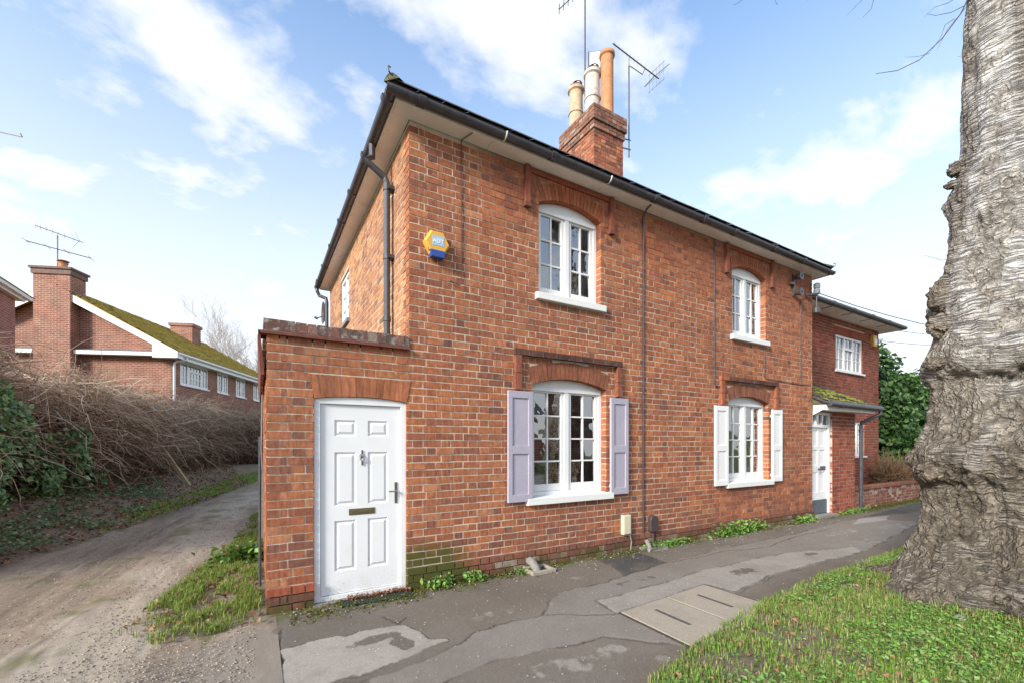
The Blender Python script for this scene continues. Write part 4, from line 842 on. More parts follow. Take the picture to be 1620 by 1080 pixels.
# roof: hipped, slated
PIT = math.tan(R(29)); RO = OV + .06; X0, X1, Y0, Y1 = -RO, 8.49 + RO, -RO, 5.83 + RO; hy = (Y1 - Y0) / 2; ZE = 5.125; ZR = ZE + hy * PIT
rb = B(); A_, B_ = (X0 + hy, Y0 + hy, ZR), (X1 - hy, Y0 + hy, ZR)
rb.add([(X0, Y0, ZE), (X1, Y0, ZE), (X1, Y1, ZE), (X0, Y1, ZE), A_, B_], [(0, 1, 5, 4), (2, 3, 4, 5), (3, 0, 4), (1, 2, 5), (3, 2, 1, 0)])
roof = rb.build('roof', SLATE, HOUSE)
sl = B(); slope = math.hypot(hy, hy * PIT); nr = int(slope / .21)
def slate_rows(org, ud, vd, L0_, shrink, single=0):
    for i in range(nr):
        v0 = i * .21 / slope; v1 = (i + 1.35) * .21 / slope; off = (i % 2) * .14; u = -off
        vq = min(v1, 1); uA, uB = v0 * shrink, L0_ - v0 * shrink; tA, tB = vq * shrink, L0_ - vq * shrink
        while u < L0_:
            a, c = max(u, uA), min(u + .2785, uB); u += .28
            if c - a < .03: continue
            lift = .012 + random.uniform(0, .004)
            def Pp(uu, v, l): return tuple(org[k] + ud[k] * uu + vd[k] * v + (l if k == 2 else 0) for k in range(3))
            v1c = min(v1, 1)
            (B() if i < single else sl).add([Pp(a, v0, lift + .006), Pp(c, v0, lift + .006), Pp(min(c, max(tB, a)), v1c, .010), Pp(max(a, min(tA, c)), v1c, .010), Pp(a, v0, lift - .006), Pp(c, v0, lift - .006)], [(0, 1, 2, 3), (4, 5, 1, 0)]).build('slate', SLATE, roof) if i < single else sl.add([Pp(a, v0, lift + .006), Pp(c, v0, lift + .006), Pp(min(c, max(tB, a)), v1c, .010), Pp(max(a, min(tA, c)), v1c, .010), Pp(a, v0, lift - .006), Pp(c, v0, lift - .006)], [(0, 1, 2, 3), (4, 5, 1, 0)])
vh = hy * PIT
slate_rows((X0, Y0 - .03, ZE), (1, 0, 0), (0, hy, vh), X1 - X0, hy, 2); slate_rows((X0 - .03, Y1, ZE), (0, -1, 0), (hy, 0, vh), Y1 - Y0, hy); slate_rows((X1 + .03, Y0, ZE), (0, 1, 0), (-hy, 0, vh), Y1 - Y0, hy)
sl.build('slates', SLATE, roof, kind='stuff')
def hip(a, c, n):
    a, c = Vector(a), Vector(c)
    for k in range(n):
        p = a.lerp(c, k / n); q = a.lerp(c, (k + 1.06) / n); d = (q - p).normalized(); s = d.cross(Vector((0, 0, 1))).normalized(); u = s.cross(d)
        V = []
        for P, e in ((p, 0), (q, .012)):
            for t in np.linspace(-1, 1, 7): V.append(P + s * .085 * t + u * (.03 - .055 * t * t + .01 - e))
        B().add(V, [(i, i + 1, 8 + i, 7 + i) for i in range(6)] + [tuple(range(7))]).build('hip_tile', MOSSROOF2, roof)
hip((X0 - .02, Y0 - .02, ZE + .02), A_, 11); hip((X1 + .02, Y0 - .02, ZE + .02), B_, 11); hip((X0, Y1, ZE + .02), A_, 11); hip(A_, B_, 8)
B().tube([(X0 + .02, Y0 + .02, ZE + .05), (X0 - .05, Y0 - .05, ZE + .05), (X0 - .06, Y0 - .06, ZE + .09), (X0 - .03, Y0 - .03, ZE + .11)], .008, 6).build('hip_iron', STEEL, roof)
B().tube([(X1 - .02, Y0 + .02, ZE + .04), (X1 + .05, Y0 - .05, ZE + .05), (X1 + .07, Y0 - .06, ZE + .09), (X1 + .03, Y0 - .03, ZE + .11)], .008, 6).build('hip_iron', STEEL, roof)

# chimney stack
cx0, cx1, cy0, cy1 = 4.74, 5.58, 2.45, 3.55
ch = B(); ch.box(cx0 + .006, cy0 + .006, 5.9, cx1 - .006, cy1 - .006, 8.72); chim = ch.build('chimney', MORTAR, HOUSE)
cb = B()
def stack_rows(z0, z1, e, pal):
    i = 0; z = z0
    while z < z1 - .02:
        zt = min(z + .069, z1)
        for (a, c, h) in course(cx0 - e, cx1 + e, i % 2 == 0, False): cb.box(a, cy0 - e + random.uniform(-.003, .003), z, c, cy0 + .1, zt, tuple(np.array(random.choice(pal)) * random.uniform(.8, 1.2)), .003)
        for (a, c, h) in course(cy0 + .11, cy1 + e, i % 2 == 1, False): cb.box(cx0 - e + random.uniform(-.003, .003), a, z, cx0 + .1, c, zt, tuple(np.array(random.choice(pal)) * random.uniform(.8, 1.2)), .003)
        for (a, c, h) in course(cy0 + .11, cy1 + e, i % 2 == 1, False): cb.box(cx1 - .1, a, z, cx1 + e, c, zt, tuple(np.array(random.choice(pal)) * random.uniform(.8, 1.2)), .003)
        z += .08; i += 1
cp = [(.42, .15, .08), (.35, .12, .07), (.47, .2, .11), (.26, .1, .065), (.19, .1, .08)]; cg = [(.30, .15, .11), (.22, .13, .10), (.35, .25, .2), (.17, .11, .09), (.30, .14, .09)]
stack_rows(6.0, 8.24, 0, cp); stack_rows(8.24, 8.4, .03, cg); stack_rows(8.4, 8.72, .06, cg)
cb.build('brickwork', MB_BRICK2, chim, colours=True, kind='stuff')
f_ = B(); f_.add([(cx0 - .03, cy0 - .03, 8.715), (cx1 + .03, cy0 - .03, 8.715), (cx1 + .03, cy1 + .03, 8.715), (cx0 - .03, cy1 + .03, 8.715), (cx0 + .15, cy0 + .15, 8.83), (cx1 - .15, cy0 + .15, 8.83), (cx1 - .15, cy1 - .15, 8.83), (cx0 + .15, cy1 - .15, 8.83)], [(0, 1, 5, 4), (1, 2, 6, 5), (2, 3, 7, 6), (3, 0, 4, 7), (4, 5, 6, 7)]); f_.build('flaunching', STONE, chim)
def pot(c, r, h, m, bands, lab, cowl=False):
    prof = [(r * .95, 0), (r * .95, h * .1)]
    for t in bands: prof += [(r * .95, h * t - .02), (r * 1.06, h * t - .015), (r * 1.06, h * t + .015), (r * .95, h * t + .02)]
    prof += [(r * .93, h - .09), (r * 1.05, h - .07), (r * 1.14, h - .06), (r * 1.14, h), (r * .9, h), (r * .85, h - .3)]
    o = B().lathe(prof, c, 24).build('chimney_pot', m, chim, smooth=True); o['label'] = lab
    md = o.modifiers.new('s', 'EDGE_SPLIT'); md.split_angle = R(40)
    if cowl:
        V = []; F = []; n = 12
        for (rr, z, dx_) in ((r * .9, h - .01, 0), (r * .92, h + .06, .0), (r * .7, h + .15, .02), (r * .25, h + .2, .03)):
            for k in range(n): V.append((c[0] + dx_ * 2 + rr * math.cos(6.283 * k / n), c[1] + rr * math.sin(6.283 * k / n), c[2] + z))
        for i in range(3):
            for k in range(n):
                if i == 1 and 5 <= k <= 8: continue
                F.append((i * n + k, i * n + (k + 1) % n, (i + 1) * n + (k + 1) % n, (i + 1) * n + k))
        B().add(V, F).build('cowl', TILE, chim)
pot((5.30, 2.66, 8.76), .15, 1.44, POTO, (), 'tall slim terracotta chimney pot'); pot((5.06, 2.87, 8.76), .17, 1.06, POTW, (.45,), 'whitish banded chimney pot with a cowl', True); pot((4.94, 3.30, 8.76), .165, .95, POTC, (.4,), 'short buff chimney pot with a cowl', True)
# ------------------------------------------------------------------ extension house behind and to the right
EXT = thing('brick_house', 'two-storey brick house set back at the right end of the cottages', 'house')
YE = 1.1; EX1 = 14.91
b = B(); eb = B()
w1 = (12.17, 13.83, 3.57, 4.54); w2 = (13.1, 13.95, 1.2, 2.18)
xs = [8.5, w1[0], w2[0], w1[1], w2[1], EX1]
core(b, 8.5, EX1, -.05, 4.96, [(w1[0] - .005, w1[1] + .005, w1[2] - .005, w1[3] + .005), (w2[0] - .005, w2[1] + .005, w2[2] - .005, w2[3] + .005)], YE + .006, YE + .22)
b.box(EX1 - .22, YE + .221, -.05, EX1 - .006, 6.5, 4.96); b.box(8.5, 6.4, 0, EX1 - .23, 6.6, 4.95)
EW = b.build('wall', MORTAR2, EXT)
ep = [(.30, .085, .05), (.25, .07, .045), (.34, .10, .06), (.20, .06, .042), (.28, .09, .06)]
for i in range(int(4.96 / .075)):
    z0 = i * .075; z1 = z0 + .065
    bl = []
    if z1 > w1[2] and z0 < w1[3] - .02: bl.append(w1[:2])
    if w1[3] - .02 <= z0 < w1[3] + .2: bl.append((w1[0] - .1, w1[1] + .1))
    if z1 > w2[2] and z0 < w2[3] - .02: bl.append(w2[:2])
    for (a, c, h) in course(10.3, EX1, i % 2 == 0, False):
        for (s, t) in cut(a, c, bl): eb.box(s, YE + random.uniform(-.002, .002), z0, t, YE + .1, z1, tuple(np.array(random.choice(ep)) * random.uniform(.85, 1.2)), .002)
x = w1[0] - .1
while x < w1[1] + .1: eb.box(x, YE - .002, w1[3] + .002, x + .065, YE + .1, w1[3] + .215, tuple(np.array((.33, .09, .055)) * random.uniform(.85, 1.1)), .001); x += .075
eb.build('brickwork', MB_BRICK2, EW, colours=True, kind='stuff')
def ext_window(wd, cols, lab):
    x0, x1, z0, z1 = wd; y = YE + .03; b = B(); b.box(x0, y, z0, x0 + .06, y + .07, z1); b.box(x1 - .06, y, z0, x1, y + .07, z1); b.box(x0 + .06, y, z0, x1 - .06, y + .07, z0 + .06); b.box(x0 + .06, y, z1 - .06, x1 - .06, y + .07, z1)
    ws = (x1 - x0 - .12) / cols
    for k in range(1, cols): b.box(x0 + .06 + ws * k - .03, y - .004, z0 + .06, x0 + .06 + ws * k + .03, y + .07, z1 - .06)
    o = b.build('window', WHITE, EXT); o['label'] = lab
    for k in range(cols):
        a = x0 + .06 + ws * k + (.03 if k else 0); c = x0 + .06 + ws * (k + 1) - (.03 if k < cols - 1 else 0)
        rows = 3; gb = B()
        for j in range(1, rows): gb.box(a, y + .02, z0 + .06 + (z1 - z0 - .12) * j / rows - .01, c, y + .05, z0 + .06 + (z1 - z0 - .12) * j / rows + .01)
        gb.box((a + c) / 2 - .01, y + .019, z0 + .06, (a + c) / 2 + .01, y + .051, z1 - .06); 
        if cols == 3 and k == 1: gb.box(a, y - .01, z0 + .6, c, y + .06, z0 + .66)
        gb.build('glazing_bar', WHITE, o)
        for j in range(rows):
            for (p, q) in ((a, (a + c) / 2 - .01), ((a + c) / 2 + .01, c)):
                za_ = z0 + .06 + (z1 - z0 - .12) * j / rows + (.01 if j else 0); zb = z0 + .06 + (z1 - z0 - .12) * (j + 1) / rows - (.01 if j < 2 else 0)
                B().add([(p, y + .035, za_), (q, y + .035, za_), (q, y + .035, zb), (p, y + .035, zb)], [(0, 1, 2, 3)]).build('pane', GLASS, o)
    B().box(x0 - .05, YE - .05, z0 - .05, x1 + .05, YE + .03, z0 - .002).build('sill', WHITE, o)
    B().add([(x0, y + .25, z0), (x1, y + .25, z0), (x1, y + .25, z1), (x0, y + .25, z1)], [(0, 1, 2, 3)]).build('curtain_or_dark', CURT, o)
ext_window(w1, 3, 'white three-light upper window under a soldier course'); ext_window(w2, 2, 'white narrow window beside the porch downpipe')
# roof, soffit and gutter
b = B(); b.box(8.8, YE - .42, 4.96, EX1 + .42, YE - .001, 4.985); b.box(EX1, YE, 4.9605, EX1 + .42, 6.9, 4.985); b.build('soffit', SOFFIT, EXT)
b = B(); b.add([(8.8, YE - .45, 5.06), (EX1 + .45, YE - .45, 5.06), (EX1 + .45, 7, 5.06), (8.8, 7, 5.06), (8.8, YE + 2.2, 6.2), (EX1 - 2.4, YE + 2.2, 6.2)], [(0, 1, 5, 4), (1, 2, 5), (2, 3, 4, 5), (3, 0, 4), (3, 2, 1, 0)]); b.build('roof', SLATE, EXT)
b = B(); b.tube([(8.85, YE - .48, 5.02), (EX1 + .5, YE - .48, 5.02)], .055, 12); b.tube([(EX1 + .48, YE - .46, 5.02), (EX1 + .48, 7, 5.02)], .055, 12)
for x in (9.8, 10.9, 12.0, 13.1, 14.2): b.tube([(x - .04, YE - .48, 5.02), (x + .04, YE - .48, 5.02)], .064, 12); b.box(x - .015, YE - .44, 4.95, x + .015, YE - .2, 4.962)
b.build('gutter', IRON, EXT)
# lean-to porch
b = B(); PX0, PX1 = 8.5, 10.45
b.box(9.36, .006, -.05, PX1 - .006, .2, 2.4); b.box(PX1 - .2, .2005, -.05, PX1 - .006, YE, 2.4); PW = b.build('porch_wall', MORTAR2, EXT)
pb = B()
for i in range(int(2.36 / .08)):
    z0 = i * .08; z1 = z0 + .069
    for (a, c, h) in course(9.36, PX1, i % 2 == 0, False): B().box(a, random.uniform(-.002, .002), z0, c, .1, z1, tuple(np.array(random.choice(ep + [(.36, .11, .06)])) * random.uniform(.85, 1.2)), .002).build('brick', MB_BRICK2, PW, colours=True)
    for (a, c, h) in course(.11, YE, i % 2 == 1, False): pb.box(PX1 - .1, a, z0, PX1, c, z1, random.choice(ep), .002)
pb.build('brickwork', MB_BRICK2, PW, colours=True, kind='stuff')
d = B(); d.box(9.285, .04, .06, 9.355, .14, 2.23); d.box(8.50, .04, .06, 8.55, .14, 2.23); d.box(8.55, .04, 2.17, 9.285, .14, 2.23); d.box(8.55, .04, 1.90, 9.285, .14, 1.96)
pd = d.build('porch_door', WHITE, EXT, bevel=.003); pd['label'] = 'white panelled door with a grey kick plate and fanlight'
d = B(); xs = [8.555, 8.64, 8.89, 8.96, 9.20, 9.28]; zs = [.36, .52, .95, 1.10, 1.42, 1.50, 1.84, 1.895]
for a, c in zip(xs, xs[1:]):
    for p, q in zip(zs, zs[1:]):
        hole = (a in (8.64, 8.96)) and (p in (.52, 1.10, 1.50)); d.box(a, .075 + (.014 if hole else 0), p, c, .12, q)
d.build('door_leaf', WHITE, pd); B().box(8.556, .068, .07, 9.279, .12, .355).build('kick_plate', GREYDOOR, pd)
for a, c in ((8.55, 8.79), (8.81, 9.03), (9.05, 9.285)): B().add([(a, .09, 1.96), (c, .09, 1.96), (c, .09, 2.17), (a, .09, 2.17)], [(0, 1, 2, 3)]).build('pane', GLASS, pd)
d = B(); d.box(8.79, .06, 1.96, 8.81, .12, 2.17); d.box(9.03, .06, 1.96, 9.05, .12, 2.17); d.build('glazing_bar', WHITE, pd)
B().box(8.98, .062, .99, 9.2, .076, 1.07).build('letter_plate', STEEL, pd); d = B(); d.tube([(8.9, .075, 1.02), (8.9, .03, 1.02), (8.86, .02, 1.01), (8.8, .02, 1.0)], .013, 8); d.build('handle', STEEL, pd)
B().box(8.51, -.12, -.02, 9.36, .14, .055).build('door_step', STONE, EXT)
# porch roof: hipped lean-to covered in moss
b = B(); e = -.26; zg = 2.40
V = [(8.5, e, zg), (10.86, e, zg), (10.86, YE, 3.10), (8.5, YE, 3.10), (8.5, e, zg - .04), (10.86, e, zg - .04), (10.86, YE, zg - .04), (8.5, YE, zg - .04)]
b.add(V, [(0, 1, 2, 3), (4, 7, 6, 5), (0, 4, 5, 1), (1, 5, 6, 2), (0, 3, 7, 4)]); pr_ = b.build('porch_roof', MOSSROOF2, EXT)
tb = B()
for i in range(7):
    v0 = i / 7; v1 = (i + 1.25) / 7; x = 8.5 + (i % 2) * -.08
    while x < 10.86:
        a, c = max(x, 8.5), min(x + .165, 10.88); x += .17
        if c - a < .03: continue
        l = random.uniform(.01, .028); f0 = e - .03 + (YE - e) * v0; f1 = e + (YE - e) * min(v1, 1); h0 = zg + .70 * v0; h1 = zg + .70 * min(v1, 1)
        B().add([(a, f0, h0 + l + .012), (c, f0, h0 + l + .012), (c, f1, h1 + .008), (a, f1, h1 + .008), (a, f0, h0 + l - .004), (c, f0, h0 + l - .004)], [(0, 1, 2, 3), (4, 5, 1, 0)]).build('roof_tile', MOSSROOF2, pr_)
P = np.c_[np.random.uniform(8.55, 10.6, 900), np.random.uniform(e, YE, 900)]; k = fbm(np.c_[P * 3, P[:, :1] * 0], 3, 66); P = P[k > .52]
mb = B()
for x, y in P:
    z = zg + .70 * (y - e) / (YE - e) + .03; r_ = random.uniform(.015, .045); mb.add([(x - r_, y, z), (x, y - r_, z - .01), (x + r_, y, z), (x, y + r_, z + .01), (x, y, z + r_ * .8)], [(0, 1, 4), (1, 2, 4), (2, 3, 4), (3, 0, 4)])
mb.build('moss', M('moss', (.17, .18, .03), .95, noise=(30, .4), tint=(8, (.24, .21, .04), .5, .7)), pr_, kind='stuff')
B().prism([(e + .02, zg - .045), (.0, zg - .045), (.0, zg - .25), (e + .02, zg - .12)], 8.52, 8.535, 'x').build('cheek_board', WHITE, EXT)
B().box(8.536, e + .01, zg - .16, 10.8, e + .03, zg - .045).build('fascia', SOFFIT, EXT)
B().box(8.536, e + .031, zg - .15, 10.8, -.003, zg - .12).build('porch_soffit', SOFFIT, EXT)
b = B(); b.tube([(8.5, e - .05, zg - .03), (10.95, e - .05, zg - .05)], .058, 12); b.tube([(8.49, -.02, zg + .12), (8.47, e + .02, zg - .0), (8.52, e - .05, zg - .02)], .03, 10)
for x in (9.0, 9.9): b.tube([(x - .035, e - .05, zg - .035), (x + .035, e - .05, zg - .035)], .067, 12)
b.build('gutter', IRON, EXT)
b = B(); b.tube([(10.9, e - .05, zg - .05), (10.9, e - .05, zg - .17), (10.82, e + .05, zg - .24), (10.62, -.07, zg - .36), (10.56, -.07, zg - .42), (10.56, -.07, .02)], .038, 12)
for zz in (1.85, .55): b.tube([(10.56, -.07, zz - .04), (10.56, -.07, zz + .04)], .046, 12)
b.build('downpipe', IRON, EXT)

# low garden wall
GW = thing('garden_wall', 'low mossy red brick wall in front of the shrubs', 'wall'); b = B(); b.box(10.62, .135, -.05, 19, .325, .42); GWc = b.build('wall_core', MORTAR2, GW)
b = B()
for i in range(6):
    z0 = i * .075
    for (a, c, h) in course(10.62, 19, i % 2 == 0, False): b.box(a, .13 + random.uniform(-.003, .003), z0, c, .33, z0 + .066, random.choice([(.24, .1, .07), (.3, .16, .12), (.2, .09, .06), (.42, .33, .27), (.26, .1, .06)]), .003)
b.build('brickwork', MB_BRICK2, GW, colours=True, kind='stuff')
b = B()
for x in np.arange(10.62, 19, .34): B().box(x, .10, .45, x + .330, .36, .51, random.choice([(.27, .12, .08), (.22, .1, .07)]), .004).build('coping_brick', MB_BRICK2, GW, colours=True)
B().box(10.63, .14, .415, 18.98, .32, .455).build('coping_mortar', MORTAR2, GW)

# ------------------------------------------------------------------ house across the lane, far left
BG = thing('brick_house', 'brown brick house with a mossy roof and white bargeboards behind the hedge', 'house', (-4.5, 18.25, 0), R(-23.07))
LEN = 9.4; XL = -8.3; RX = -4.12; ze = 5.3; zr = 7.85
b = B(); b.prism([(XL, 0), (0, 0), (0, ze), (RX, zr - .05), (XL, ze)], 0, .25, 'y'); 
bw = [(.56, 2.66, 4.12, 5.10), (3.49, 4.51, 4.12, 5.10), (5.33, 6.36, 4.12, 5.10), (7.35, 8.35, 4.12, 5.10)]
zz_ = [0, 4.12, 5.10, ze]
ys = [.25] + [v for q in bw for v in q[:2]] + [LEN]
for i, (a, c) in enumerate(zip(ys, ys[1:])):
    if i % 2 == 0: b.box(-.25, a, 0, 0, c, ze)
    else: b.box(-.25, a, 0, 0, c, 4.12); b.box(-.25, a, 5.10, 0, c, ze)
b.prism([(XL, 0), (0, 0), (0, ze), (RX, zr - .05), (XL, ze)], LEN, LEN + .25, 'y'); b.box(XL, .25, 0, XL + .25, LEN, ze)
b.build('wall', BTEX, BG)
for k, (y0, y1, z0, z1) in enumerate(bw):
    f = B(); f.box(-.07, y0, z0, -.01, y0 + .07, z1); f.box(-.07, y1 - .07, z0, -.01, y1, z1); f.box(-.07, y0 + .07, z0, -.01, y1 - .07, z0 + .07); f.box(-.07, y0 + .07, z1 - .07, -.01, y1 - .07, z1)
    div = [y0 + .55, y1 - .55] if k == 0 else [(y0 + y1) / 2]
    for q in div: f.box(-.075, q - .05, z0 + .07, -.005, q + .05, z1 - .07)
    o = f.build('window', UPVC, BG); o['label'] = ['wide white window nearest the gable', 'second white window from the gable', 'third white window from the gable', 'white window farthest from the gable'][k]
    e_ = [y0 + .07] + [q + s * .05 for q in div for s in (-1, 1)] + [y1 - .07]; gb = B()
    for a, c in zip(e_[::2], e_[1::2]):
        nb = 4 if (k == 0 and c - a > .6) else 2
        for j in range(1, nb): gb.box(-.05, a + (c - a) * j / nb - .012, z0 + .07, -.02, a + (c - a) * j / nb + .012, z1 - .07)
        for t in (.33, .66): zz = z0 + .07 + (z1 - z0 - .14) * t; gb.box(-.049, a, zz - .012, -.021, c, zz + .012)
        if nb == 4: gb.box(-.06, a, z1 - .36, -.005, c, z1 - .29)
        B().add([(-.035, a, z0 + .07), (-.035, c, z0 + .07), (-.035, c, z1 - .07), (-.035, a, z1 - .07)], [(0, 1, 2, 3)]).build('pane', GLASS, o)
    gb.build('glazing_bar', UPVC, o); B().box(-.02, y0 - .05, z0 - .05, .06, y1 + .05, z0 - .002).build('sill', UPVC, o)
    B().add([(-.3, y0, z0), (-.3, y1, z0), (-.3, y1, z1), (-.3, y0, z1)], [(0, 1, 2, 3)]).build('curtain_or_dark', DARKIN, o)  # dark sheet instead of a curtain, painting the unlit room behind the glass
b = B()
for s, xe in ((1, .42), (-1, XL - .42)):
    th = .1; zed = ze - .03
    b.add([(xe, -.35, zed), (xe, LEN + .4, zed), (RX, LEN + .4, zr), (RX, -.35, zr), (xe, -.35, zed + th), (xe, LEN + .4, zed + th), (RX, LEN + .4, zr + th), (RX, -.35, zr + th)], [(0, 1, 2, 3), (4, 7, 6, 5), (0, 4, 5, 1), (1, 5, 6, 2), (2, 6, 7, 3), (3, 7, 4, 0)])
br_ = b.build('roof', MOSSROOF, BG)
tb = B(); sl_ = math.hypot(.42 - RX, zr - ze + .03); nrw = int(sl_ / .26)
for i in range(nrw):
    v0 = i / nrw; v1 = (i + 1.2) / nrw; y = -.38 + (i % 2) * -.1
    while y < LEN + .4:
        l = random.uniform(.105, .135); q0 = .44 + (RX - .44) * v0; q1 = .42 + (RX - .42) * min(v1, 1); h0 = ze - .03 + (zr - ze + .03) * v0; h1 = ze - .03 + (zr - ze + .03) * min(v1, 1)
        tb.add([(q0, y, h0 + l + .03), (q0, y + .29, h0 + l + .03), (q1, y + .29, h1 + .11), (q1, y, h1 + .11), (q0, y, h0 + .09), (q0, y + .29, h0 + .09)], [(0, 1, 2, 3), (4, 5, 1, 0)]); y += .3
tb.build('tiles', MOSSROOF, br_, kind='stuff')
for s, xe in ((1, .45), (-1, XL - .45)):      # bargeboards
    b = B(); b.prism([(xe, ze - .22), (xe, ze + .04), (RX, zr + .03), (RX, zr - .26)] if s > 0 else [(xe, ze - .22), (RX, zr - .26), (RX, zr + .03), (xe, ze + .04)], -.39, -.355, 'y'); b.build('bargeboard', UPVC, BG)
b = B(); b.prism([(.45, ze - .22), (-.5, ze - .22), (-.5, ze + .42), (.45, ze + .03)], -.385, -.05, 'y'); b.build('eaves_box', UPVC, BG)
b = B(); b.box(-3.4, -.34, ze - .14, -.51, -.02, ze + .02); b.box(XL + .3, -.34, ze - .14, -4.85, -.02, ze + .02); b.build('pent_fascia', UPVC, BG)
b = B(); b.add([(-3.4, -.36, ze + .022), (-.51, -.36, ze + .022), (-.51, .0, ze + .13), (-3.4, .0, ze + .13)], [(0, 1, 2, 3)]); b.add([(XL + .3, -.36, ze + .022), (-4.85, -.36, ze + .022), (-4.85, .0, ze + .13), (XL + .3, 0, ze + .13)], [(0, 1, 2, 3)]); b.build('pent_roof', LEAD, BG)
b = B(); b.box(.28, -.3, ze - .22, .40, LEN + .3, ze + .0); b.box(.0, -.05, ze - .2, .28, LEN + .3, ze - .17); b.build('fascia', UPVC, BG); b = B(); b.tube([(.46, -.3, ze - .03), (.46, LEN + .3, ze - .03)], .06, 10); b.build('gutter', UPVC, BG)
b = B(); b.tube([(.44, .25, ze - .08), (.44, .25, ze - .2), (.12, .1, ze - .3), (.06, .06, ze - .38), (.06, .06, 0)], .05, 10); b.build('downpipe', UPVC, BG)
b = B(); b.tube([(.06, LEN - .15, ze - .15), (.06, LEN - .15, 0)], .05, 10); b.build('downpipe', UPVC, BG)
b = B(); b.box(-4.72, -.45, 0, -3.42, -.002, 5.1); b.box(-4.72, -.4501, 5.1, -3.42, .28, 8.25); bch = b.build('chimney', BTEX, BG)
b = B(); b.box(-4.77, -.5, 8.25, -3.37, .33, 8.45); b.box(-4.82, -.55, 8.45, -3.32, .38, 8.53); b.build('cap', BTEX3 if False else M('dull_brick_cap', (.20, .13, .11), .9, noise=(12, .3)), bch)
b = B(); b.lathe([(.14, 0), (.14, .26), (.16, .27), (.16, .30), (.12, .30)], (-3.95, -.1, 8.53), 14); b.lathe([(.19, .36), (.19, .38), (.02, .42)], (-3.95, -.1, 8.53), 14); b.tube([(-3.95, -.1, 8.8), (-3.95, -.1, 8.92)], .03, 6); b.build('chimney_pot', POTO, bch)
b = B(); b.box(-3.6, 5.9, 6.5, -2.5, 6.7, 7.95); b.box(-3.66, 5.84, 7.95, -2.44, 6.76, 8.1); q = b.build('chimney', BTEX, BG); q['label'] = 'second chimney far along the mossy ridge'
FL = thing('brick_house', 'sliver of a red brick house at the left edge of the picture', 'house')
b = B(); b.box(-14, 11.5, 0, -8.0, 15.2, 6.1); b.build('wall', BTEX2, FL); b = B(); b.box(-14, 11.2, 6.1, -7.85, 15.45, 6.18); b.box(-14, 11.1, 6.18, -7.74, 15.6, 6.3); b.build('eaves', SOFFIT, FL)
b = B(); b.add([(-7.7, 11.0, 6.3), (-7.7, 15.7, 6.3), (-11, 13.5, 7.0), (-11, 13.2, 7.0), (-14, 11.0, 6.3), (-14, 15.7, 6.3)], [(0, 1, 2, 3), (1, 5, 2), (3, 2, 5, 4), (0, 3, 4)]); b.build('roof', SLATE, FL)
b = B(); b.box(-9.3, 12, 6.3, -8.5, 15.0, 7.0); b.box(-9.4, 11.9, 7.0, -8.4, 15.2, 7.12); b.build('parapet', BTEX2, FL)

# ------------------------------------------------------------------ aerials, wires, fittings
def aerial(name, label, parts, m=STEEL):
    t = thing(name, label, 'aerial', group=None)
    for nm, segs in parts:
        b = B()
        for path, r in segs: b.tube(path, r, 6)
        b.build(nm, m, t)
    return t
def lerp(a, b, t): return tuple(a[i] + (b[i] - a[i]) * t for i in range(3))
def dep(u, v, d):
    a = (u - 810) / 680; r = FW + a * RT; return (C0[0] + d * r[0], C0[1] + d * r[1], 1.556 + (701 - v) / 680 * d)
A0, A1 = dep(969.7, 69.4, 9.19), dep(1042, 125, 10.09); mt = (5.76, 2.45, 10.02)
els = []
for t in (.04, .12, .2, .28, .36, .44, .52, .6, .68):
    p = lerp(A0, A1, t); els.append(([(p[0], p[1], p[2] - .09), (p[0], p[1], p[2] + .09)], .0025))
g = []
for s in (-.2, -.1, 0, .1, .2): g.append(([(A1[0] - .08, A1[1] + s, A1[2] - .24), (A1[0] - .08, A1[1] + s, A1[2] + .24)], .003))
g += [([(A1[0] - .08, A1[1] - .24, A1[2] + s), (A1[0] - .08, A1[1] + .24, A1[2] + s)], .004) for s in (-.2, 0, .2)]
g += [([(A1[0] - .14, A1[1], A1[2] + .0), (A1[0] + .06, A1[1] - .26, A1[2] + .18)], .011), ([(A1[0] - .14, A1[1], A1[2]), (A1[0] - .16, A1[1] + .28, A1[2] - .06)], .011)]
m1 = lerp(A0, A1, .33); m2 = lerp(A0, A1, .68)
aerial('tv_aerial', 'dark television aerial with a looped arm on a mast right of the chimney', [('mast', [([(5.76, 2.45, 7.95), mt], .017)]), ('boom', [([A0, A1], .014), ([m1, (m1[0], m1[1], m1[2] - .22), lerp(mt, (mt[0] + .06, mt[1], mt[2] - .02), 1), (m2[0] - .08, m2[1], m2[2] - .18), m2], .010)]), ('director', els), ('reflector', g), ('bracket', [([(5.5, 2.5, 8.12), (5.8, 2.44, 8.12)], .014), ([(5.5, 2.5, 8.33), (5.8, 2.44, 8.33)], .014)])])
bm = [dep(884, 15.5, 10.45), dep(925, -22, 9.93), dep(960, -60, 9.4)]
tm = dep(925.5, 150, 9.85); tp = (tm[0], tm[1], 12.3)
sgs = []
for t in (0.02, .2, .38, .56): p = lerp(bm[0], bm[1], t); sgs.append(([(p[0] + .07, p[1] + .10, p[2]), (p[0] - .07, p[1] - .10, p[2])], .008))
aerial('tv_aerial', 'tall mast aerial rising out of the picture left of the chimney pots', [('mast', [([(4.95, 2.9, 8.6), tm, tp], .02)]), ('boom', [([bm[0], bm[1], bm[2]], .012)]), ('director', sgs)])
pn = thing('panel_aerial', 'white flat panel in a dark frame behind the chimney pots', 'aerial'); pc = dep(941, 97, 9.95)
u_ = Vector((.80, -.6, 0)).normalized(); 
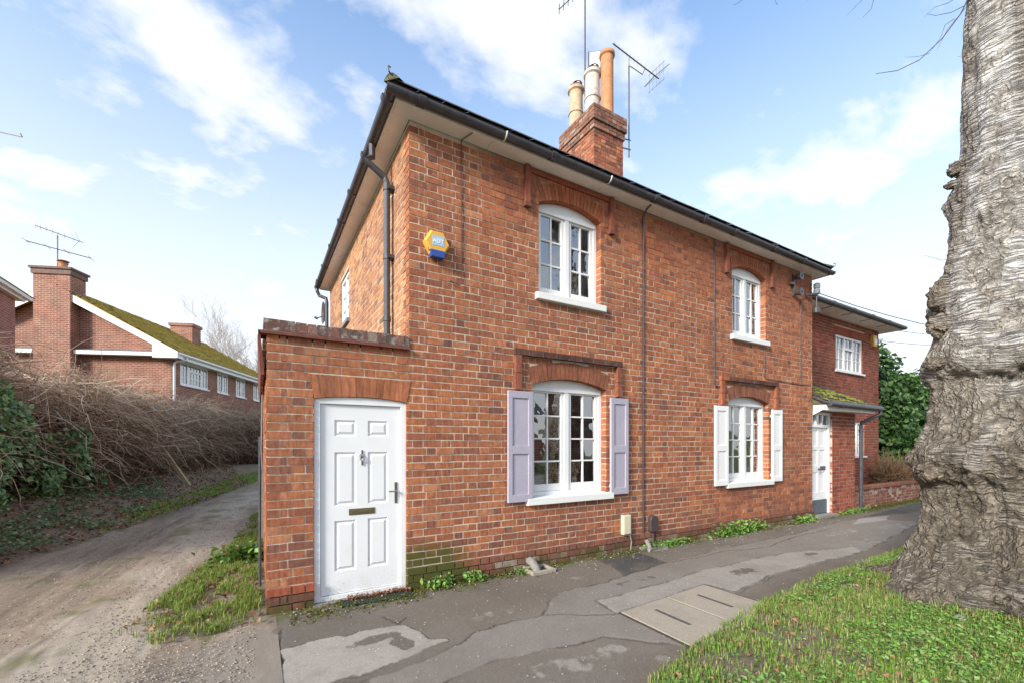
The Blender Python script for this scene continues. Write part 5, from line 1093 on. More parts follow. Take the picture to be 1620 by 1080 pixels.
def slab(b, c, u, wd, ht, th):
    n_ = Vector((u.y, -u.x, 0)); 
    vs_ = [Vector(c) + u * sx * wd / 2 + Vector((0, 0, sz * ht / 2)) + n_ * sn * th / 2 for sx in (-1, 1) for sn in (-1, 1) for sz in (-1, 1)]
    b.add(vs_, [(0, 1, 3, 2), (4, 6, 7, 5), (0, 4, 5, 1), (2, 3, 7, 6), (0, 2, 6, 4), (1, 5, 7, 3)])
b = B(); slab(b, pc, u_, .30, .42, .04); b.build('frame', STEEL, pn); b = B(); slab(b, tuple(Vector(pc) - Vector((u_.y, -u_.x, 0)) * -.012), u_, .24, .37, .04); b.build('panel', WHITE, pn)
b = B(); b.tube([pc, (pc[0], pc[1], 8.8)], .012, 6); b.build('stem', STEEL, pn)
h0, h1 = dep(41, 381, 17.0), dep(144, 409, 18.5); h2, h3 = dep(56, 357, 17.2), dep(131, 384, 18.5); ms = dep(91, 421, 17.75); mt2 = dep(91, 373, 17.75)
e1 = [([(p[0], p[1], p[2] - .1), (p[0], p[1], p[2] + .1)], .006) for p in (lerp(h2, h3, t) for t in (.0, .1, .22, .34, .46, .6, .8))]
e2 = [([(p[0] - .02, p[1] - .3, p[2]), (p[0] + .02, p[1] + .3, p[2])], .008) for p in (lerp(h0, h1, t) for t in (.0, .31, .61, 1))]
aerial('tv_aerial', 'double television aerial on the far house chimney', [('mast', [([(ms[0], ms[1], 8.4), mt2], .025)]), ('boom', [([h0, h1], .016), ([h2, h3], .014)]), ('director', e1 + e2), ('reflector', [([dep(118, 367, 18.4), dep(126, 381, 18.4), dep(117, 390, 18.4)], .008)])])
q0, q1 = dep(-60, 196, 10), dep(35, 217, 10)
aerial('tv_aerial', 'tip of an aerial poking in at the left edge of the sky', [('boom', [([q0, q1], .012)]), ('tip', [([(q1[0] - .03, q1[1], q1[2] + .07), q1], .014)]), ('mast', [([q0, (q0[0], q0[1], 5.9)], .025)])])
# satellite arm behind the parapet
sd_ = thing('satellite_dish', 'satellite dish arm peeping over the porch parapet', 'satellite dish'); cc = dep(512, 500, 10.3); b = B(); b.tube([dep(500, 504, 10.2), cc], .012, 6); b.tube([dep(498, 502, 10.2), dep(502, 504, 10.2)], .03, 8); b.build('arm', STEEL, sd_)
b = B(); b.lathe([(.02, 0), (.16, .03), (.26, .09), (.265, .1), (.15, .045), (.02, .015)], (0, 0, 0), 18); c_ = dep(517.5, 496, 10.35); b.v = [(c_[0] - z, c_[1] + x, c_[2] + y) for (x, y, z) in b.v]; b.build('dish', STEEL, sd_)

def cable(label, path, r=.007, m=IRON, name='cable', cat='cable'):
    b = B(); b.tube(path, r, 6); o = b.build(name, m); tag(o, label, cat); return o
cable('thick black cable down the wall between the two cottages', [(3.50, -OV, 4.99), (3.5, -.10, 4.97), (3.52, -.016, 4.9), (3.52, -.016, 3.0), (3.515, -.016, 1.4), (3.52, -.016, .16)], .013)
cable('thin cable from the soffit to the hook by the alarm box', [(.66, -OV + .01, 4.992), (.60, -.012, 4.985), (.60, -.012, 4.6), (.605, -.012, 3.55), (.60, -.018, 3.36), (.57, -.03, 3.335), (.46, -.02, 3.36)], .006)
cable('cable left of the far upper window running down to the label mould', [(5.22, -.012, 4.98), (5.22, -.012, 2.60), (5.25, -.012, 2.53), (5.42, -.012, 2.52)], .007)
cable('cable from under the far upper sill across to the corner', [(6.72, -.012, 3.33), (6.72, -.012, 2.82), (6.76, -.012, 2.77), (8.0, -.012, 2.74), (8.3, -.012, 2.76)], .006)
cable('cable looping from the wall bracket down the cottage corner', [(8.42, -.05, 4.57), (8.2, -.03, 4.55), (8.02, -.012, 4.45), (8.02, -.012, 2.75)], .008)
cable('pale lead under the cream meter box', [(3.21, -.05, .25), (3.23, -.06, .15), (3.20, -.07, .03)], .008, STONE)
def wire(label, a, c, sag): 
    cable(label, [(a[0] + (c[0] - a[0]) * t, a[1] + (c[1] - a[1]) * t, a[2] + (c[2] - a[2]) * t - sag * 4 * t * (1 - t)) for t in np.linspace(0, 1, 14)], .009, STEEL, 'overhead_wire', 'wire')
wire('overhead wire running off from the cottage corner bracket', (8.46, -.12, 4.62), (26, -1.8, 6.2), .7); wire('upper overhead wire beyond the far eaves', (EX1 + .45, YE - .3, 4.98), dep(1560, 531, 22), .1); wire('lower overhead wire beyond the far eaves', (EX1 + .02, YE + .1, 4.72), dep(1560, 546, 22), .1)

# alarm box with lettering
def text(s, size, m, name, parent, loc, ext=.001):
    cu = bpy.data.curves.new(name, 'FONT'); cu.body = s; cu.size = size; cu.extrude = ext; cu.align_x = 'CENTER'; cu.align_y = 'CENTER'; cu.offset = .0015
    to = bpy.data.objects.new(name + '_tmp', cu); COL.objects.link(to); dg = bpy.context.evaluated_depsgraph_get(); dg.update(); me = bpy.data.meshes.new_from_object(to.evaluated_get(dg)); bpy.data.objects.remove(to)
    me.materials.clear(); me.materials.append(m); o = bpy.data.objects.new(name, me); COL.objects.link(o); o.parent = parent; o.rotation_euler = (R(90), 0, 0); o.location = loc; return o
ab = thing('alarm_box', 'yellow hexagonal alarm box with blue lens by the cottage corner', 'alarm box', (.295, 0, 3.73)); r_ = .15
hx = [(r_ * math.cos(a) * 1.0, r_ * math.sin(a)) for a in np.linspace(0, 2 * math.pi, 7)[:-1]]
b = B(); b.add([(x, -.003, z) for x, z in hx] + [(x, -.045, z) for x, z in hx] + [(x * .84, -.075, z * .84) for x, z in hx], [(i, (i + 1) % 6, 6 + (i + 1) % 6, 6 + i) for i in range(6)] + [(6 + i, 6 + (i + 1) % 6, 12 + (i + 1) % 6, 12 + i) for i in range(6)] + [tuple(range(12, 18))]); b.build('body', YEL, ab)
b = B(); b.prism([(-.075, -.16), (.075, -.16), (.085, -.085), (-.085, -.085)], -.085, -.01, 'y'); b.build('lens', BLUE, ab, bevel=.004)
B().box(-.062, -.0775, -.035, .072, -.0745, .07).build('badge', PALEB, ab); text('ADT', .062, WHITE, 'lettering', ab, (.005, -.079, .014))
for k in range(6): B().box(-.128 + k * .006, -.062, -.005 - k * .018, -.098 + k * .006, -.045, .002 - k * .018).build('vent_slot', CONCD, ab)
ab2 = thing('alarm_box', 'small pale bell-shaped alarm box under the far eaves', 'alarm box', (14.45, YE, 4.60)); b = B(); b.prism([(-.1, -.16), (.1, -.16), (.15, .02), (.12, .16), (-.12, .16), (-.15, .02)], -.09, -.002, 'y'); b.build('body', YEL, ab2, bevel=.01); b = B(); b.prism([(-.07, -.1), (.07, -.1), (.1, .05), (-.1, .05)], -.098, -.0905, 'y'); b.build('badge', WHITE, ab2)
mb_ = thing('meter_box', 'narrow cream utility box low on the cottage wall', 'utility box', (3.15, 0, .26)); B().box(-.075, -.06, 0, .075, -.003, .275).build('body', CREAMBOX, mb_, bevel=.006); B().box(-.062, -.066, .012, .062, -.0605, .262).build('lid', CREAMBOX, mb_, bevel=.004)
mb2 = thing('meter_box', 'rounded dark brown utility box beside the black cable', 'utility box', (3.70, 0, .24)); b = B(); b.prism([(-.08, .02), (-.06, 0), (.06, 0), (.08, .02), (.08, .18), (.06, .23), (.02, .245), (-.02, .245), (-.06, .23), (-.08, .18)], -.075, -.003, 'y'); b.build('body', BROWNBOX, mb2, bevel=.012); b = B(); b.tube([(0, -.04, 0), (0, -.04, -.1), (-.02, -.05, -.22)], .018, 8); b.build('lead', BROWNBOX, mb2)
sl2 = thing('security_light', 'black twin spotlight bracket high on the far cottage wall', 'light', (7.72, 0, 4.68)); b = B(); b.box(-.02, -.04, -.22, .02, -.003, .2); b.box(-.16, -.06, -.02, -.02, -.03, .03); b.build('bracket', STEEL, sl2)
for zz in (.14, -.17):
    b = B(); b.lathe([(.03, -.08), (.05, -.03), (.075, .05), (.08, .06), (.02, .06)], (0, 0, 0), 14); b.v = [(x + .03, -.1 - z, zz + y) for (x, y, z) in b.v]; b.build('lamp', IRON, sl2)
ib = thing('cable_bracket', 'iron bracket with an insulator at the cottage corner', 'bracket', (8.3, 0, 4.55)); b = B(); b.tube([(-.1, -.01, 0), (0, -.08, .02), (.15, -.1, .03)], .022, 8); b.tube([(.15, -.1, .03), (.15, -.1, -.3)], .012, 6); b.build('arm', IRON, ib); b = B(); b.lathe([(.03, 0), (.06, .02), (.06, .1), (.045, .12), (.06, .14), (.06, .22), (.02, .24)], (.16, -.1, .04), 14); b.build('insulator', LEAD, ib); b = B(); b.lathe([(.02, 0), (.06, .03), (.06, .12), (.02, .15)], (.15, -.1, -.36), 12); b.build('coupler', IRON, ib)

# doormat with open mesh
mtg = thing('doormat', 'black rubber mesh mat lying before the white front door', 'doormat', (-.36, -.125, .012), R(-3)); b = B(); nx_, ny_ = 26, 7
for i in range(nx_ + 1):
    x = -.33 + .66 * i / nx_
    for j in range(ny_):
        y = -.085 + .17 * j / ny_; s = (1 if (i + j) % 2 else -1) * .006; b.add([(x + s - .005, y, 0), (x + s + .005, y, 0), (x - s + .005, y + .025, 0), (x - s - .005, y + .025, 0), (x + s - .005, y, .012), (x + s + .005, y, .012), (x - s + .005, y + .025, .012), (x - s - .005, y + .025, .012)], [(4, 5, 6, 7), (0, 4, 7, 3), (1, 2, 6, 5), (0, 1, 5, 4)])
for y in np.linspace(-.085, .085, ny_ + 1): b.box(-.34, y - .004, 0, .34, y + .004, .011)
b.build('mesh', RUBBER, mtg); B().box(-.34, -.089, -.001, .34, .089, .003).build('backing', RUBBER, mtg)
# drain gully
gl = thing('drain_gully', 'small square concrete drain gully at the foot of the wall', 'drain', (1.55, -.17, 0)); b = B(); b.box(-.17, -.13, 0, .17, -.09, .05); b.box(-.17, .09, 0, .17, .13, .05); b.box(-.17, -.0899, 0, -.13, .0899, .0495); b.box(.13, -.0899, 0, .17, .0899, .0495); b.build('kerb', CONC, gl, bevel=.008); b = B(); b.tube([(-.06, .12, .12), (-.05, .05, .1), (-.04, -.01, .04), (-.04, -.02, .016)], .05, 12); b.build('pipe_end', STONE, gl); B().box(-.129, -.0895, .012, .129, .0895, .018).build('sump', CONCD, gl)
gl2 = thing('drain_gully', 'broken grey drain surround under the brown utility box', 'drain', (3.62, -.13, 0)); b = B(); b.box(-.2, -.1, 0, .2, -.06, .045, None, .012); b.box(-.2, .05, 0, .2, .09, .05, None, .012); b.box(.15, -.06, 0, .2, .05, .04, None, .01); b.build('kerb', STONE, gl2); b = B(); b.tube([(-.1, .06, .14), (-.1, .0, .06), (-.1, -.02, .01)], .03, 10); b.build('pipe_end', STONE, gl2)
# inspection cover: two slabs
ic = thing('inspection_cover', 'pair of square concrete inspection slabs set in the pavement', 'inspection cover', (2.135, -1.91, .012))
Q = [Vector((1.466 - 2.135, -1.62 + 1.91)), Vector((2.823 - 2.135, -1.52 + 1.91)), Vector((2.83 - 2.135, -2.25 + 1.91)), Vector((1.45 - 2.135, -2.37 + 1.91))]
B().prism([tuple(q * 1.03) for q in Q], -.03, -.001, 'z').build('frame', CRACK, ic)
for k in range(2):
    p = [Q[0].lerp(Q[1], k * .5 + .006), Q[0].lerp(Q[1], k * .5 + .494), Q[3].lerp(Q[2], k * .5 + .494), Q[3].lerp(Q[2], k * .5 + .006)]
    o = B().prism([tuple(q) for q in p], -.03, .006, 'z').build('slab', CONC, ic, bevel=.006); c = sum(p, Vector((0, 0))) / 4 + Vector((-.02, .03)); dx_ = (p[3] - p[0]).normalized(); sx_ = Vector((-dx_.y, dx_.x))
    B().prism([tuple(c + dx_ * a * .19 + sx_ * s * .018) for a, s in ((-1, -1), (1, -1), (1, 1), (-1, 1))], .004, .0085, 'z').build('slot', CONCD, o)
# stone by the tree, wooden post in the hedge
V = []; n = 10
def rock(c, s, name, label, m):
    V = []; F = []
    for i in range(6):
        for k in range(n):
            ph = math.pi * i / 5; th = 2 * math.pi * k / n; V.append((math.sin(ph) * math.cos(th), math.sin(ph) * math.sin(th), math.cos(ph)))
    V = np.array(V); V *= (1 + .35 * (fbm(V * 1.3 + 5, 3, 12) - .5))[:, None]; V = V * np.array(s) + np.array(c)
    for i in range(5):
        for k in range(n): F.append((i * n + k, (i + 1) * n + k, (i + 1) * n + (k + 1) % n, i * n + (k + 1) % n))
    return tag(fast(name, V, np.array(F), m, smooth=True), label, 'stone')
rock((3.72, -3.30, .075), (.07, .05, .035), 'stone', 'pale grey stone in the grass at the foot of the tree', STONE)
pa_, pb_ = Vector((-3.25, 12.0, .30)), Vector((-3.85, 12.1, 1.36)); b = B(); b.box(-.05, -.05, -.15, .05, .05, (pb_ - pa_).length, None, .01); o = b.build('wooden_post', WOODP); o.location = pa_; o.rotation_euler = (pb_ - pa_).to_track_quat('Z', 'Y').to_euler(); tag(o, 'weathered wooden post leaning out of the hedge', 'post')

# ------------------------------------------------------------------ hedge: tangle of bare brown twigs
hl = np.array([(-7.2, 1.8), (-6.2, 4.5), (-5.6, 7.0), (-5.2, 9), (-4.75, 12), (-4.2, 16), (-3.6, 19.5), (-2.2, 22.0), (.3, 23.2), (4.5, 23.8)]); hh = np.array([3.3, 3.3, 3.1, 2.7, 2.8, 2.95, 3.1, 3.3, 3.4, 3.4])
sl3 = np.r_[0, np.cumsum(np.hypot(*np.diff(hl, axis=0).T))]
def hline(s): return np.c_[np.interp(s, sl3, hl[:, 0]), np.interp(s, sl3, hl[:, 1])], np.interp(s, sl3, hh)
HG = thing('hedge', 'long overgrown hedge of bare brown twigs beside the lane', 'hedge', (-5.2, 9, 0)); HG_off = np.array([5.2, -9, 0])
def hnorm(s):
    a, _ = hline(s - .2); c, _ = hline(s + .2); d = c - a; d /= np.linalg.norm(d, axis=1, keepdims=True) + 1e-9; return np.c_[d[:, 1], -d[:, 0]]
def twigset(n, smin, smax, zlo, zhi, out_lo, out_hi, ln, droop, r, cols, name):
    s = np.random.uniform(smin, smax, n); base, h = hline(s); nn = hnorm(s); lump = fbm(np.c_[base * .55, s * 0], 3, 91) - .5
    t = np.random.uniform(zlo, zhi, n); o_ = np.random.uniform(out_lo, out_hi, n) + lump * .9
    p0 = np.c_[base + nn * o_[:, None], t * (h + lump * 1.0)]
    dirv = np.random.normal(0, 1, (n, 3)); dirv[:, 2] = np.random.normal(.35, .6, n); dirv[:, :2] += nn * .8; dirv /= np.linalg.norm(dirv, axis=1, keepdims=True)
    L = np.random.uniform(.4, 1, n) * ln; P = [p0]; d = dirv.copy()
    for k in range(5):
        d = d + np.random.normal(0, .28, (n, 3)); d[:, 2] -= droop; d /= np.linalg.norm(d, axis=1, keepdims=True); P.append(P[-1] + d * (L / 5)[:, None])
    P = np.stack(P, 1) ; P[..., 2] = np.maximum(P[..., 2], .02); P += HG_off
    V, F, ix = strands(P, np.random.uniform(.5, 1.3, n) * r, r * .25)
    c = np.array(cols)[np.random.randint(0, len(cols), n)] * np.random.uniform(.7, 1.3, (n, 1)); return fast(name, V, F, TWIG, c[ix], parent=HG, kind='stuff')
S1 = sl3[-1]; DK = [(.14, .092, .065), (.19, .125, .09), (.23, .155, .11)]; MD = [(.31, .215, .16), (.37, .27, .21), (.26, .175, .13), (.44, .345, .27)]; LT = [(.40, .32, .25), (.47, .395, .32), (.33, .255, .195), (.54, .47, .39)]
DK = [(.10, .06, .04), (.15, .092, .06), (.21, .13, .088)]; MD = [(.36, .23, .155), (.44, .295, .21), (.30, .185, .125), (.52, .38, .28)]; LT = [(.56, .435, .32), (.64, .525, .41), (.48, .36, .26), (.72, .61, .49)]  # inner and lower twigs darkened: shade between the stems put into DK
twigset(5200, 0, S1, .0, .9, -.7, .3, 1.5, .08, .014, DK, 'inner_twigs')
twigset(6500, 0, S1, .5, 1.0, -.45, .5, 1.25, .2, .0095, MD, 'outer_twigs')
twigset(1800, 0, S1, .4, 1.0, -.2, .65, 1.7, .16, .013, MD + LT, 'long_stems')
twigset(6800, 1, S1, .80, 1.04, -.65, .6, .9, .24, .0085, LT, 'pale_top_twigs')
twigset(2200, 0, 11, .8, 1.12, -.6, .4, 1.0, .02, .007, MD, 'upright_twigs')
twigset(1500, 6, S1, .05, .5, .0, .7, 1.1, .12, .009, DK + MD, 'hanging_twigs')
# added core, coloured dark as hedge shade, that keeps daylight from passing straight through
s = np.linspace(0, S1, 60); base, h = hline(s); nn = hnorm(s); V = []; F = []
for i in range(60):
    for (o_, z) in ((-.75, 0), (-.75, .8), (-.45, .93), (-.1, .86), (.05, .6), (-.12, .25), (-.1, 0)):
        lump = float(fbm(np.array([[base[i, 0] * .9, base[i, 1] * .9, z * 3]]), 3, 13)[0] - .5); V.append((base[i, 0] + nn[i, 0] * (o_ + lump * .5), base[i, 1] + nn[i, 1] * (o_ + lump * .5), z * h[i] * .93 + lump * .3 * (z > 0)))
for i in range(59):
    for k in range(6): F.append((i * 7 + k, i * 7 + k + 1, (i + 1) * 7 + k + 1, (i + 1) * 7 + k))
o = fast('dark_core', np.array(V) + HG_off, np.array(F), M('hedge_core_dark', (.05, .032, .022), .95, noise=(25, .6), bump=(30, 1, .08)), parent=HG)
# ivy over the near part of the hedge
n = 9000; s = np.random.uniform(.5, 8.6, n); base, h = hline(s); nn = hnorm(s); z = np.random.uniform(.15, .82, n) * h; lump = fbm(np.c_[base * 1.2, z * 1.2], 3, 33)
top = np.interp(s, [0, 3, 6, 8.6], [.78, .74, .66, .40]); bot = np.interp(s, [0, 5, 8.6], [.1, .12, .25])
keep = (z / h < top + (lump - .5) * .5) & (z / h > bot) & (np.random.rand(n) < np.clip((fbm(np.c_[base * .9, z * .9], 3, 37) - .36) * 6, .05, 1)); s, base, h, nn, z, lump = s[keep], base[keep], h[keep], nn[keep], z[keep], lump[keep]
o_ = .35 + (lump - .5) * 1.1 + np.random.uniform(-.12, .12, len(s)) + .25 * np.sin(np.pi * z / h); P = np.c_[base + nn * o_[:, None], z]; N = np.c_[nn, np.full(len(s), .45)] + np.random.normal(0, .45, (len(s), 3))
V, F, ix = leaves(P, N, np.random.uniform(.065, .125, len(s)), 'ivy'); c = IVC[np.random.randint(0, 4, len(s))] * np.random.uniform(.8, 1.9, (len(s), 1))
iv = thing('ivy', 'glossy dark green ivy climbing over the near end of the hedge', 'ivy', (-6, 5, 0)); fast('ivy_leaves', V - np.array([-6, 5, 0]), F, LEAF, c[ix], parent=iv, kind='stuff')

# ------------------------------------------------------------------ shrubs beyond the extension
def bush(name, label, c, rad, n, size, cols, zmin=.1, seed=3, shape='oval'):
    d = np.random.normal(size=(n, 3)); d /= np.linalg.norm(d, axis=1, keepdims=True); lump = fbm(d * 2.3 + seed, 3, seed); r = (.72 + .55 * (lump - .5) * 1.6) * np.random.uniform(.72, 1.08, n)
    P = d * r[:, None] * np.array(rad) + np.array([0, 0, rad[2] * .9]); k = P[:, 2] > zmin; P, d = P[k], d[k]
    N = d + np.random.normal(0, .6, d.shape); N[:, 2] += .4; V, F, ix = leaves(P, N, np.random.uniform(.7, 1.3, len(P)) * size, shape); cc = np.array(cols)[np.random.randint(0, len(cols), len(P))] * np.random.uniform(.7, 1.35, (len(P), 1))
    t = thing(name, label, 'shrub', c); fast('foliage', V, F, LEAF, cc[ix], parent=t, kind='stuff')
    st = []
    for k in range(14):
        a = random.uniform(0, 6.28); st.append([(0, 0, 0), (math.cos(a) * rad[0] * .3, math.sin(a) * rad[1] * .3, rad[2] * .7), (math.cos(a) * rad[0] * .6, math.sin(a) * rad[1] * .6, rad[2] * 1.4)])
    b = B(); [b.tube(p, [.05, .035, .012], 5) for p in st]; b.build('stems', WOODP, t); return t
EG = [(.06, .14, .032), (.09, .19, .045), (.14, .26, .065), (.04, .095, .028), (.20, .31, .12)]
bush('evergreen_shrub', 'tall glossy evergreen shrub at the end of the far house', (17.9, 2.9, 0), (3.4, 2.1, 2.9), 30000, .18, EG, seed=5)
bush('evergreen_shrub', 'second evergreen mass half hidden behind the big trunk', (20.6, 2.4, 0), (2.9, 2.0, 2.5), 12000, .18, EG, seed=9)
bs = thing('bare_shrub', 'dry brown straggly shrub behind the low wall', 'shrub', (14.9, .85, 0)); n = 1500; a = np.random.uniform(0, 6.28, n); el = np.random.uniform(.2, 1.3, n); P = [np.c_[np.random.normal(0, .15, n), np.random.normal(0, .1, n), np.full(n, .2)]]; d = np.c_[np.cos(a) * np.cos(el), np.sin(a) * np.cos(el) * .6, np.sin(el)]
for k in range(5): d = d + np.random.normal(0, .25, d.shape); d[:, 2] -= .1; d /= np.linalg.norm(d, axis=1, keepdims=True); P.append(P[-1] + d * np.random.uniform(.12, .3, (n, 1)))
P = np.stack(P, 1); P[..., 2] = np.maximum(P[..., 2], .1); V, F, ix = strands(P, .010, .003); c = np.array([(.24, .15, .09), (.33, .22, .13), (.17, .10, .06)])[np.random.randint(0, 3, n)]; fast('stems', V, F, TWIG, c[ix], parent=bs, kind='stuff')

# weeds along the wall
def weed(label, x, y, wd, n, size, cols, h=.12, name='weed'):
    P = np.c_[np.random.normal(0, wd, n), -np.abs(np.random.normal(0, .06, n)), np.random.uniform(.01, h, n) * np.random.rand(n) ** .4]; N = np.random.normal(0, .7, (n, 3)); N[:, 2] += .8; N[:, 1] -= .4
    V, F, ix = leaves(P, N, np.random.uniform(.6, 1.3, n) * size, 'oval'); c = np.array(cols)[np.random.randint(0, len(cols), n)] * np.random.uniform(.8, 1.3, (n, 1)); t = thing(name, label, 'plant', (x, y, 0)); fast('leaves', V, F, LEAF, c[ix], parent=t, kind='stuff')
    b = B(); [b.tube([(0 + random.gauss(0, wd * .6), -.02, 0), (random.gauss(0, wd), -.05, h * .8)], .003, 4) for k in range(max(6, n // 20))]; b.build('stalks', WOODP, t)
WG = [(.13, .26, .04), (.18, .32, .06), (.22, .36, .08), (.10, .20, .035)]
weed('leafy weed by the wall just right of the front door', .33, -.05, .09, 120, .055, WG, .16); weed('smaller leafy weed further along from the front door', .72, -.05, .06, 80, .05, WG, .14); weed('weed clump growing out of the drain gully', 1.35, -.08, .05, 60, .04, WG, .08)
weed('spread of low weeds beside the brown utility box', 4.0, -.06, .22, 420, .045, WG, .12); weed('thick leafy clump at the wall under the white shutters', 5.75, -.08, .3, 800, .06, WG, .24); weed('leafy weed beside the far door step', 7.95, -.08, .16, 300, .06, WG, .14); weed('small weeds at the foot of the far downpipe', 10.2, -.05, .3, 240, .05, WG, .12)
weed('broad leaved dock plant at the porch corner beside the lane', -1.5, 2.1, .17, 330, .085, [(.10, .20, .03), (.14, .27, .045), (.07, .15, .025)], .30)
# moss cushions on the joint of wall and pavement
n = 9000; P = np.c_[np.random.uniform(-1.1, 10.5, n), -np.abs(np.random.normal(0, .11, n)) - .005]; k = fbm(np.c_[P * 2.2, P[:, :1] * 0], 3, 81); P = P[k > .5]
P = np.r_[P, np.c_[np.random.uniform(-1.15, .1, 600), np.random.normal(-.24, .09, 600)], np.c_[np.random.uniform(10.5, 16, 2500), np.random.normal(.0, .12, 2500)]]
N = np.random.normal(0, .5, (len(P), 3)); N[:, 2] = 1; V, F, ix = leaves(np.c_[P, np.random.uniform(.006, .02, len(P))], N, np.random.uniform(.01, .032, len(P)), 'oval', .8); c = np.array([(.12, .13, .015), (.17, .18, .025), (.08, .10, .02), (.2, .2, .04)])[np.random.randint(0, 4, len(P))] * np.random.uniform(.7, 1.3, (len(P), 1)); o = fast('moss', V, F, GRASSM, c[ix], kind='stuff'); o['label'] = 'yellow green moss along the foot of the walls'; o['category'] = 'moss'

# ------------------------------------------------------------------ the big tree on the verge
TR = thing('tree', 'huge gnarled old tree trunk with peeling grey bark on the verge', 'tree', (TREE[0], TREE[1], 0))
def trunk():
    nth, nz_ = 340, 660; th = np.linspace(0, 2 * np.pi, nth, endpoint=False); z = np.linspace(-.5, 7.6, nz_); TH, Z = np.meshgrid(th, z)
    prof = np.interp(z, [-.5, -.25, -.05, .2, .47, .84, 1.05, 1.2, 1.45, 1.75, 1.93, 2.2, 2.4, 2.65, 2.9, 3.2, 3.5, 3.8, 4.3, 4.55, 4.8, 5.3, 6.0, 6.7, 7.6], [1.12, 1.02, .90, .79, .73, .685, .69, .745, .74, .70, .70, .65, .72, .72, .65, .64, .55, .50, .465, .48, .42, .375, .355, .345, .34])
    r = np.repeat(prof[:, None], nth, 1); c, s = np.cos(TH), np.sin(TH)
    Q = np.c_[(c * 1.0).ravel(), (s * 1.0).ravel(), Z.ravel()]
    def F_(q, o, sd, g=.5): return (fbm(q, o, sd, g) - .5).reshape(TH.shape)
    flare = np.exp(-np.clip(Z + .3, 0, 9) / .30); lob = np.sin(TH * 5 + 1.3) * .5 + np.sin(TH * 3 + .4) * .5
    r = r + flare * .26 * lob + flare * .25 * np.clip(np.sin(TH * 7 + 2.2 + 1.5 * np.sin(TH * 2)), 0, 1) ** 2 + .04 * lob * np.exp(-Z / 1.6)
    r += .22 * F_(Q * np.array([1.6, 1.6, 1.0]), 3, 5) * np.clip(1.2 - Z * .10, .35, 1) + .16 * F_(Q * np.array([3.6, 3.6, 2.6]), 4, 15, .6) * np.clip(1.1 - Z * .13, .2, 1)          # big lumps
    low = np.clip(1.25 - Z / 4.5, .25, 1)
    for (zc0, w_, amp) in ((2.52, .13, .06), (1.36, .16, .07), (3.05, .2, .04), (4.5, .12, .06)):  # swollen collars
        wob = .25 * F_(np.c_[c.ravel() * 1.2, s.ravel() * 1.2, 0 * Q[:, 2]], 2, int(zc0 * 10)); r += .4 * amp * np.exp(-((Z - zc0 - wob * 2.2) / w_) ** 2) * (1 + 1.4 * F_(Q * 2.5, 3, 9))
        r -= amp * .7 * np.exp(-((Z - zc0 - wob * 2.2 + .2) / .05) ** 2) * low * np.clip(.5 + 4 * F_(np.c_[c.ravel() * 1.5, s.ravel() * 1.5, Q[:, 2] * .3], 2, 77), 0, 1)
    for (tc_, zc0, amp, st_, sz_) in ((98, 4.5, .07, .16, .10), (99, 3.28, .07, .2, .2), (103, 2.44, .06, .45, .13), (100, 1.30, .05, .4, .16), (148, 1.38, .11, .33, .18), (186, 1.5, .13, .38, .2), (168, 2.55, .07, .5, .14), (196, 2.6, .10, .3, .13), (140, 3.6, .06, .25, .3), (175, 4.2, .07, .25, .35), (120, .1, .14, .3, .25), (178, -.1, .25, .22, .2), (200, .05, .16, .25, .25), (152, -.1, .12, .25, .2), (103, -.15, .34, .2, .14), (165, .85, -.08, .3, .16), (178, 1.12, -.12, .16, .10), (150, 1.08, -.09, .3, .05), (172, 2.3, -.09, .4, .05), (190, 2.28, -.12, .2, .05), (103, 3.13, -.11, .10, .06), (182, .5, -.12, .10, .3), (160, 3.3, -.05, .2, .05)):
        da = (TH - R(tc_) + np.pi) % (2 * np.pi) - np.pi; wob = .9 * F_(Q * np.array([5., 5., 5.]), 4, int(tc_), .6); r += amp * np.exp(-((da + wob * .5) / st_) ** 2 - ((Z - zc0 + wob * .3) / sz_) ** 2)
    rough = np.clip((F_(Q * np.array([1.5, 1.5, .7]), 3, 44) + .08) * 5, 0, 1)                         # cracked bark against banded bark
    ridge = np.abs(F_(Q * np.array([7, 7, 4.5]), 4, 61)) * 2; r += (.03 - .20 * np.clip(.22 - ridge, 0, 1)) * rough * (.45 + .55 * low) + .075 * F_(Q * np.array([11, 11, 8]), 5, 71, .65) * (0.3 + rough) * (.5 + .5 * low)
    band = F_(np.c_[c.ravel() * 3, s.ravel() * 3, Z.ravel() * 26 + 2.2 * np.sin(TH.ravel() * 2 + Z.ravel())], 3, 81); r += .005 * band * (1 - .6 * rough)
    crv = 9 + 0 * F_(np.c_[(c * 4.2).ravel(), (s * 4.2).ravel(), Z.ravel() * .55], 3, 31); r -= .07 * np.exp(-(crv / .035) ** 2) * np.clip(1.1 - Z / 6, .2, 1)   # long vertical clefts
    ax = .0 * Z; X = c * r + ax + .04 * np.sin(Z * .8); Y = s * r - .0 * Z
    V = np.c_[X.ravel() * .85, Y.ravel() * .85, 1.556 + .85 * (Z.ravel() - 1.556)]; idx = np.arange(V.shape[0]).reshape(nz_, nth); nx2 = np.roll(idx, -1, 1); F = np.stack([idx[:-1], nx2[:-1], nx2[1:], idx[1:]], -1).reshape(-1, 4)
    cav = np.clip(.6 + 1.0 * band * (1 - rough * .7) + 1.0 * F_(Q * 6, 3, 3), 0, 1)  # hollows of the bark darkened, crevice shade put into the vertex colour
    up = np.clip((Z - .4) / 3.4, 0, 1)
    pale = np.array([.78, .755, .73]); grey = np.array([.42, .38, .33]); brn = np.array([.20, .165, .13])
    base = grey + (pale - grey) * (up * .9)[..., None] * (.55 + .45 * (1 - rough))[..., None]; base = base * (1 - .45 * rough[..., None]) + brn * .45 * rough[..., None]
